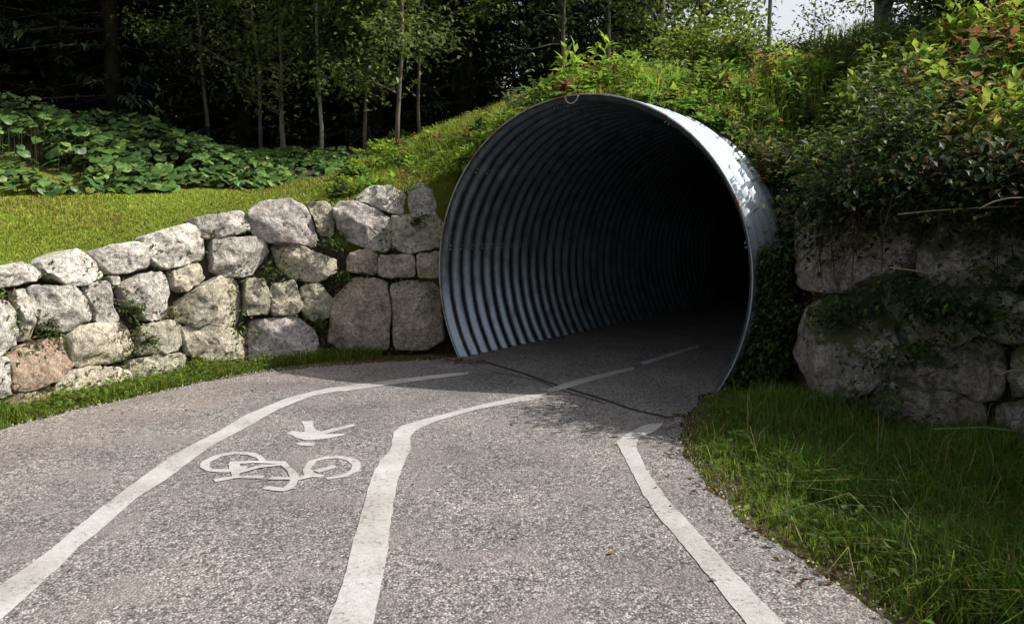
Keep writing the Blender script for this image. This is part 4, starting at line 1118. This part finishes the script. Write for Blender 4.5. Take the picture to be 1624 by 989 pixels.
shrub('rust_leaved_shrub', 'orange-leaved sprig high on the right bank', at(1515, 110, 8.2), .5, .3, 300, .09, RU, 37)
shrub('rust_leaved_shrub', 'orange-leaved sprig low on the right bank above the boulders', at(1572, 215, 6.9), .3, .25, 260, .08, RU, 38)
shrub('rust_leaved_shrub', 'brown withered clump at the right end of the bank', at(1580, 140, 7.6), .4, .25, 260, .09, RU, 39)
shrub('tall_shrub', 'tall green shrub filling the upper right corner', at(1590, 90, 9.0), 2.0, .9, 4200, .11, OL + DG, 40, stems=22)
shrub('tall_shrub', 'tall leafy shrub right of the weathered trunk', at(1480, 90, 10), 1.9, .8, 3600, .11, OL + DG, 41, stems=20)
shrub('bramble', 'arching bramble spilling down the bank beside the pipe', at(1230, 210, 8.2), .45, .5, 900, .08, OL + RU[1:], 42)
shrub('bramble', 'bramble thicket above the left end of the boulder wall', at(1330, 230, 7.4), .5, .55, 1100, .08, DG + OL, 43)
shrub('bramble', 'bramble thicket above the middle of the boulder wall', at(1450, 220, 6.9), .5, .55, 1100, .08, DG + OL, 44)
shrub('bramble', 'low bramble at the corner between pipe and boulder wall', (2.95, 6.95, gz((2.95, 6.95))), .5, .4, 1000, .08, OL + DG, 46, stems=14)
shrub('bramble', 'bramble arching over the topmost left boulder', (3.15, 6.5, gz((3.15, 6.5))), .95, .5, 1800, .08, OL + DG, 47, stems=14)
shrub('fern_bush', 'pale leafy bush on the crest of the tunnel at its left', at(855, 158, 10.0), .35, .45, 800, .08, [(.12, .17, .06), (.09, .13, .04)], 45)
for k, (px, yd, h, lab) in enumerate([(1290, 24, 2.6, 'thin leafed young tree standing against the bright sky'), (1370, 22, 3.0, 'denser young tree against the sky beside the weathered trunk'), (1185, 26, 2.2, 'small dark tree at the left edge of the sky gap')]):
    p = W(px, 60, yd); tree('distant_tree', lab, 'tree', (p[0], p[1], gz(p) - .2), p[2] - gz(p) + h * .45, .04, .25, .8, 700, .14, DG + OL, 60 + k, nbr=24)
# pole and snag
p = at(1218, 85, 14.5); mb = MB()
tube(mb, [(0, 0, -.2), (.01, 0, 2), (.0, 0, 5.5)], [.035, .033, .028], 8); o = ob('pole', mb.mesh('pole', M_SNAG, True), loc=p); tag(o, 'slender grey pole standing upright against the bright sky', 'pole')
p = at(1395, 100, 10.5); mb = MB(); tube(mb, [(0, 0, -.2), (.02, 0, .5), (0, .02, 1.2), (.03, 0, 2.0), (.0, 0, 2.7)], [.13, .11, .105, .1, .06], 10)
tube(mb, [(0, 0, 1.5), (-.14, 0, 1.75), (-.2, .05, 2.05)], [.04, .025, .012], 6)
o = ob('dead_trunk', mb.mesh('dead_trunk', M_SNAG, True), loc=p); tag(o, 'weathered blue grey dead trunk standing on the right bank', 'trunk')

# tall reeds on the bank
for k, (px, yd, lab) in enumerate([(1370, 9.6, 'clump of tall upright grass below the weathered trunk'), (1430, 9.2, 'clump of tall blue green grass right of the weathered trunk'), (1330, 10.2, 'clump of tall yellow green grass left of the weathered trunk')]):
    b = at(px, 130, yd); m = 320; mb = MB(); c = np.c_[rng.normal(0, .13, (m, 2)), np.zeros(m)]
    blades(mb, c, rng.uniform(.3, .65, m), .014, .3, tint([(.07, .12, .03), (.05, .1, .045), (.13, .16, .03)][k], m, .25)); tag(ob('tall_grass_clump', mb.mesh('tall_grass_clump', M_GRASS), loc=b), lab, 'grass', 'tall grass clumps on the bank')

# brushwood on the bank above the pipe's right shoulder
mb = MB()
c0 = np.array(at(1300, 215, 7.9))
for k in range(170):
    p = c0 + rng.normal(0, 1, 3) * np.array([.34, .3, .05]); p[2] = gz(p) + rng.uniform(.02, .22); d = np.array([rng.normal(0, 1), rng.normal(0, .6), rng.normal(-.1, .25)]); d /= np.linalg.norm(d); L = rng.uniform(.2, .6)
    if ((p + d * L)[:2] - TC) @ LX < 2.25 or (p[:2] - TC) @ LX < 2.25: continue
    q = np.array([p, p + d * L * .5 + rng.normal(0, .03, 3), p + d * L]); tube(mb, q - c0, [.008, .006, .003], 4, (.1, .065, .04))
tag(ob('brushwood', mb.mesh('brushwood', M_BARK), loc=tuple(c0)), 'tangle of dead brown twigs on the bank right of the pipe', 'brushwood', kind='stuff')

# ---------------- dark spruce wood
def spruce(seed, H=17.0):
    r_ = np.random.default_rng(seed); mt = MB(); mc = MB()
    tube(mt, [(0, 0, -.3), (.03, 0, H * .5), (0, 0, H)], [.2, .13, .02], 8)
    z = .5
    P = []; A = []; L = []
    while z < H - .3:
        f = z / H; R = 2.3 * (1 - f) ** .75 + .15; nb = 8
        for b in range(nb):
            a_ = r_.uniform(0, 6.28); d = np.array([math.cos(a_), math.sin(a_), 0]); ln = R * r_.uniform(.75, 1.1)
            tube(mt, [np.array([0, 0, z]), d * ln * .6 + [0, 0, z - .1 * ln], d * ln + [0, 0, z - .22 * ln]], [.025, .015, .005], 3, None, False)
            for s in range(16):
                u = r_.uniform(.12, 1); p = d * ln * u + np.array([0, 0, z - .2 * ln * u * u]); sd = np.array([-d[1], d[0], 0]) * r_.choice([-1, 1])
                P.append(p + r_.normal(0, .04, 3)); A.append(d * .6 + sd * r_.uniform(.2, 1) + [0, 0, r_.uniform(-.7, .0)]); L.append(r_.uniform(.18, .38))
        z += .34
    P = np.array(P); m = len(P)
    leaves(mc, P, np.array(A), np.c_[r_.normal(0, .3, (m, 2)), np.ones(m)], np.array(L), np.array(L) * .3, np.array([.016, .028, .012]) * np.exp(r_.normal(0, .3, m))[:, None], .1, .25)
    return mt.mesh('spruce_trunk', M_BARKDARK, True), mc.mesh('spruce_crown', M_NEEDLE)
SPR = [spruce(s) for s in (1, 2, 3)]
r_ = random.Random(3)
spots = []
for row, (y, x0, x1, st) in enumerate([(18.2, -14, 2.2, 2.1), (21, -16, 3.5, 2.1), (24, -18, 4.6, 2.3), (27.5, -20, 5.5, 2.4), (31, -22, 6.5, 2.6)]):
    x = x0
    while x < x1:
        spots.append((x + r_.uniform(-.5, .5), y + r_.uniform(-.7, .7))); x += st
spots += [(-10.5, 16.2), (-12.8, 15.4), (-14.6, 13.6), (-8.2, 17.0)]
for k, (x, y) in enumerate(spots):
    tr_, cr_ = SPR[k % 3]; s = r_.uniform(.85, 1.15)
    root = empty('spruce_tree', (x, y, gz((x, y)) - .1)); root.rotation_euler[2] = r_.uniform(0, 6.28); root.scale = (s, s, s * r_.uniform(.9, 1.1))
    tag(root, 'dark spruce in the unlit wood behind the lawn', 'tree', 'spruces of the dark wood')
    ob('trunk', tr_, root); ob('crown', cr_, root)
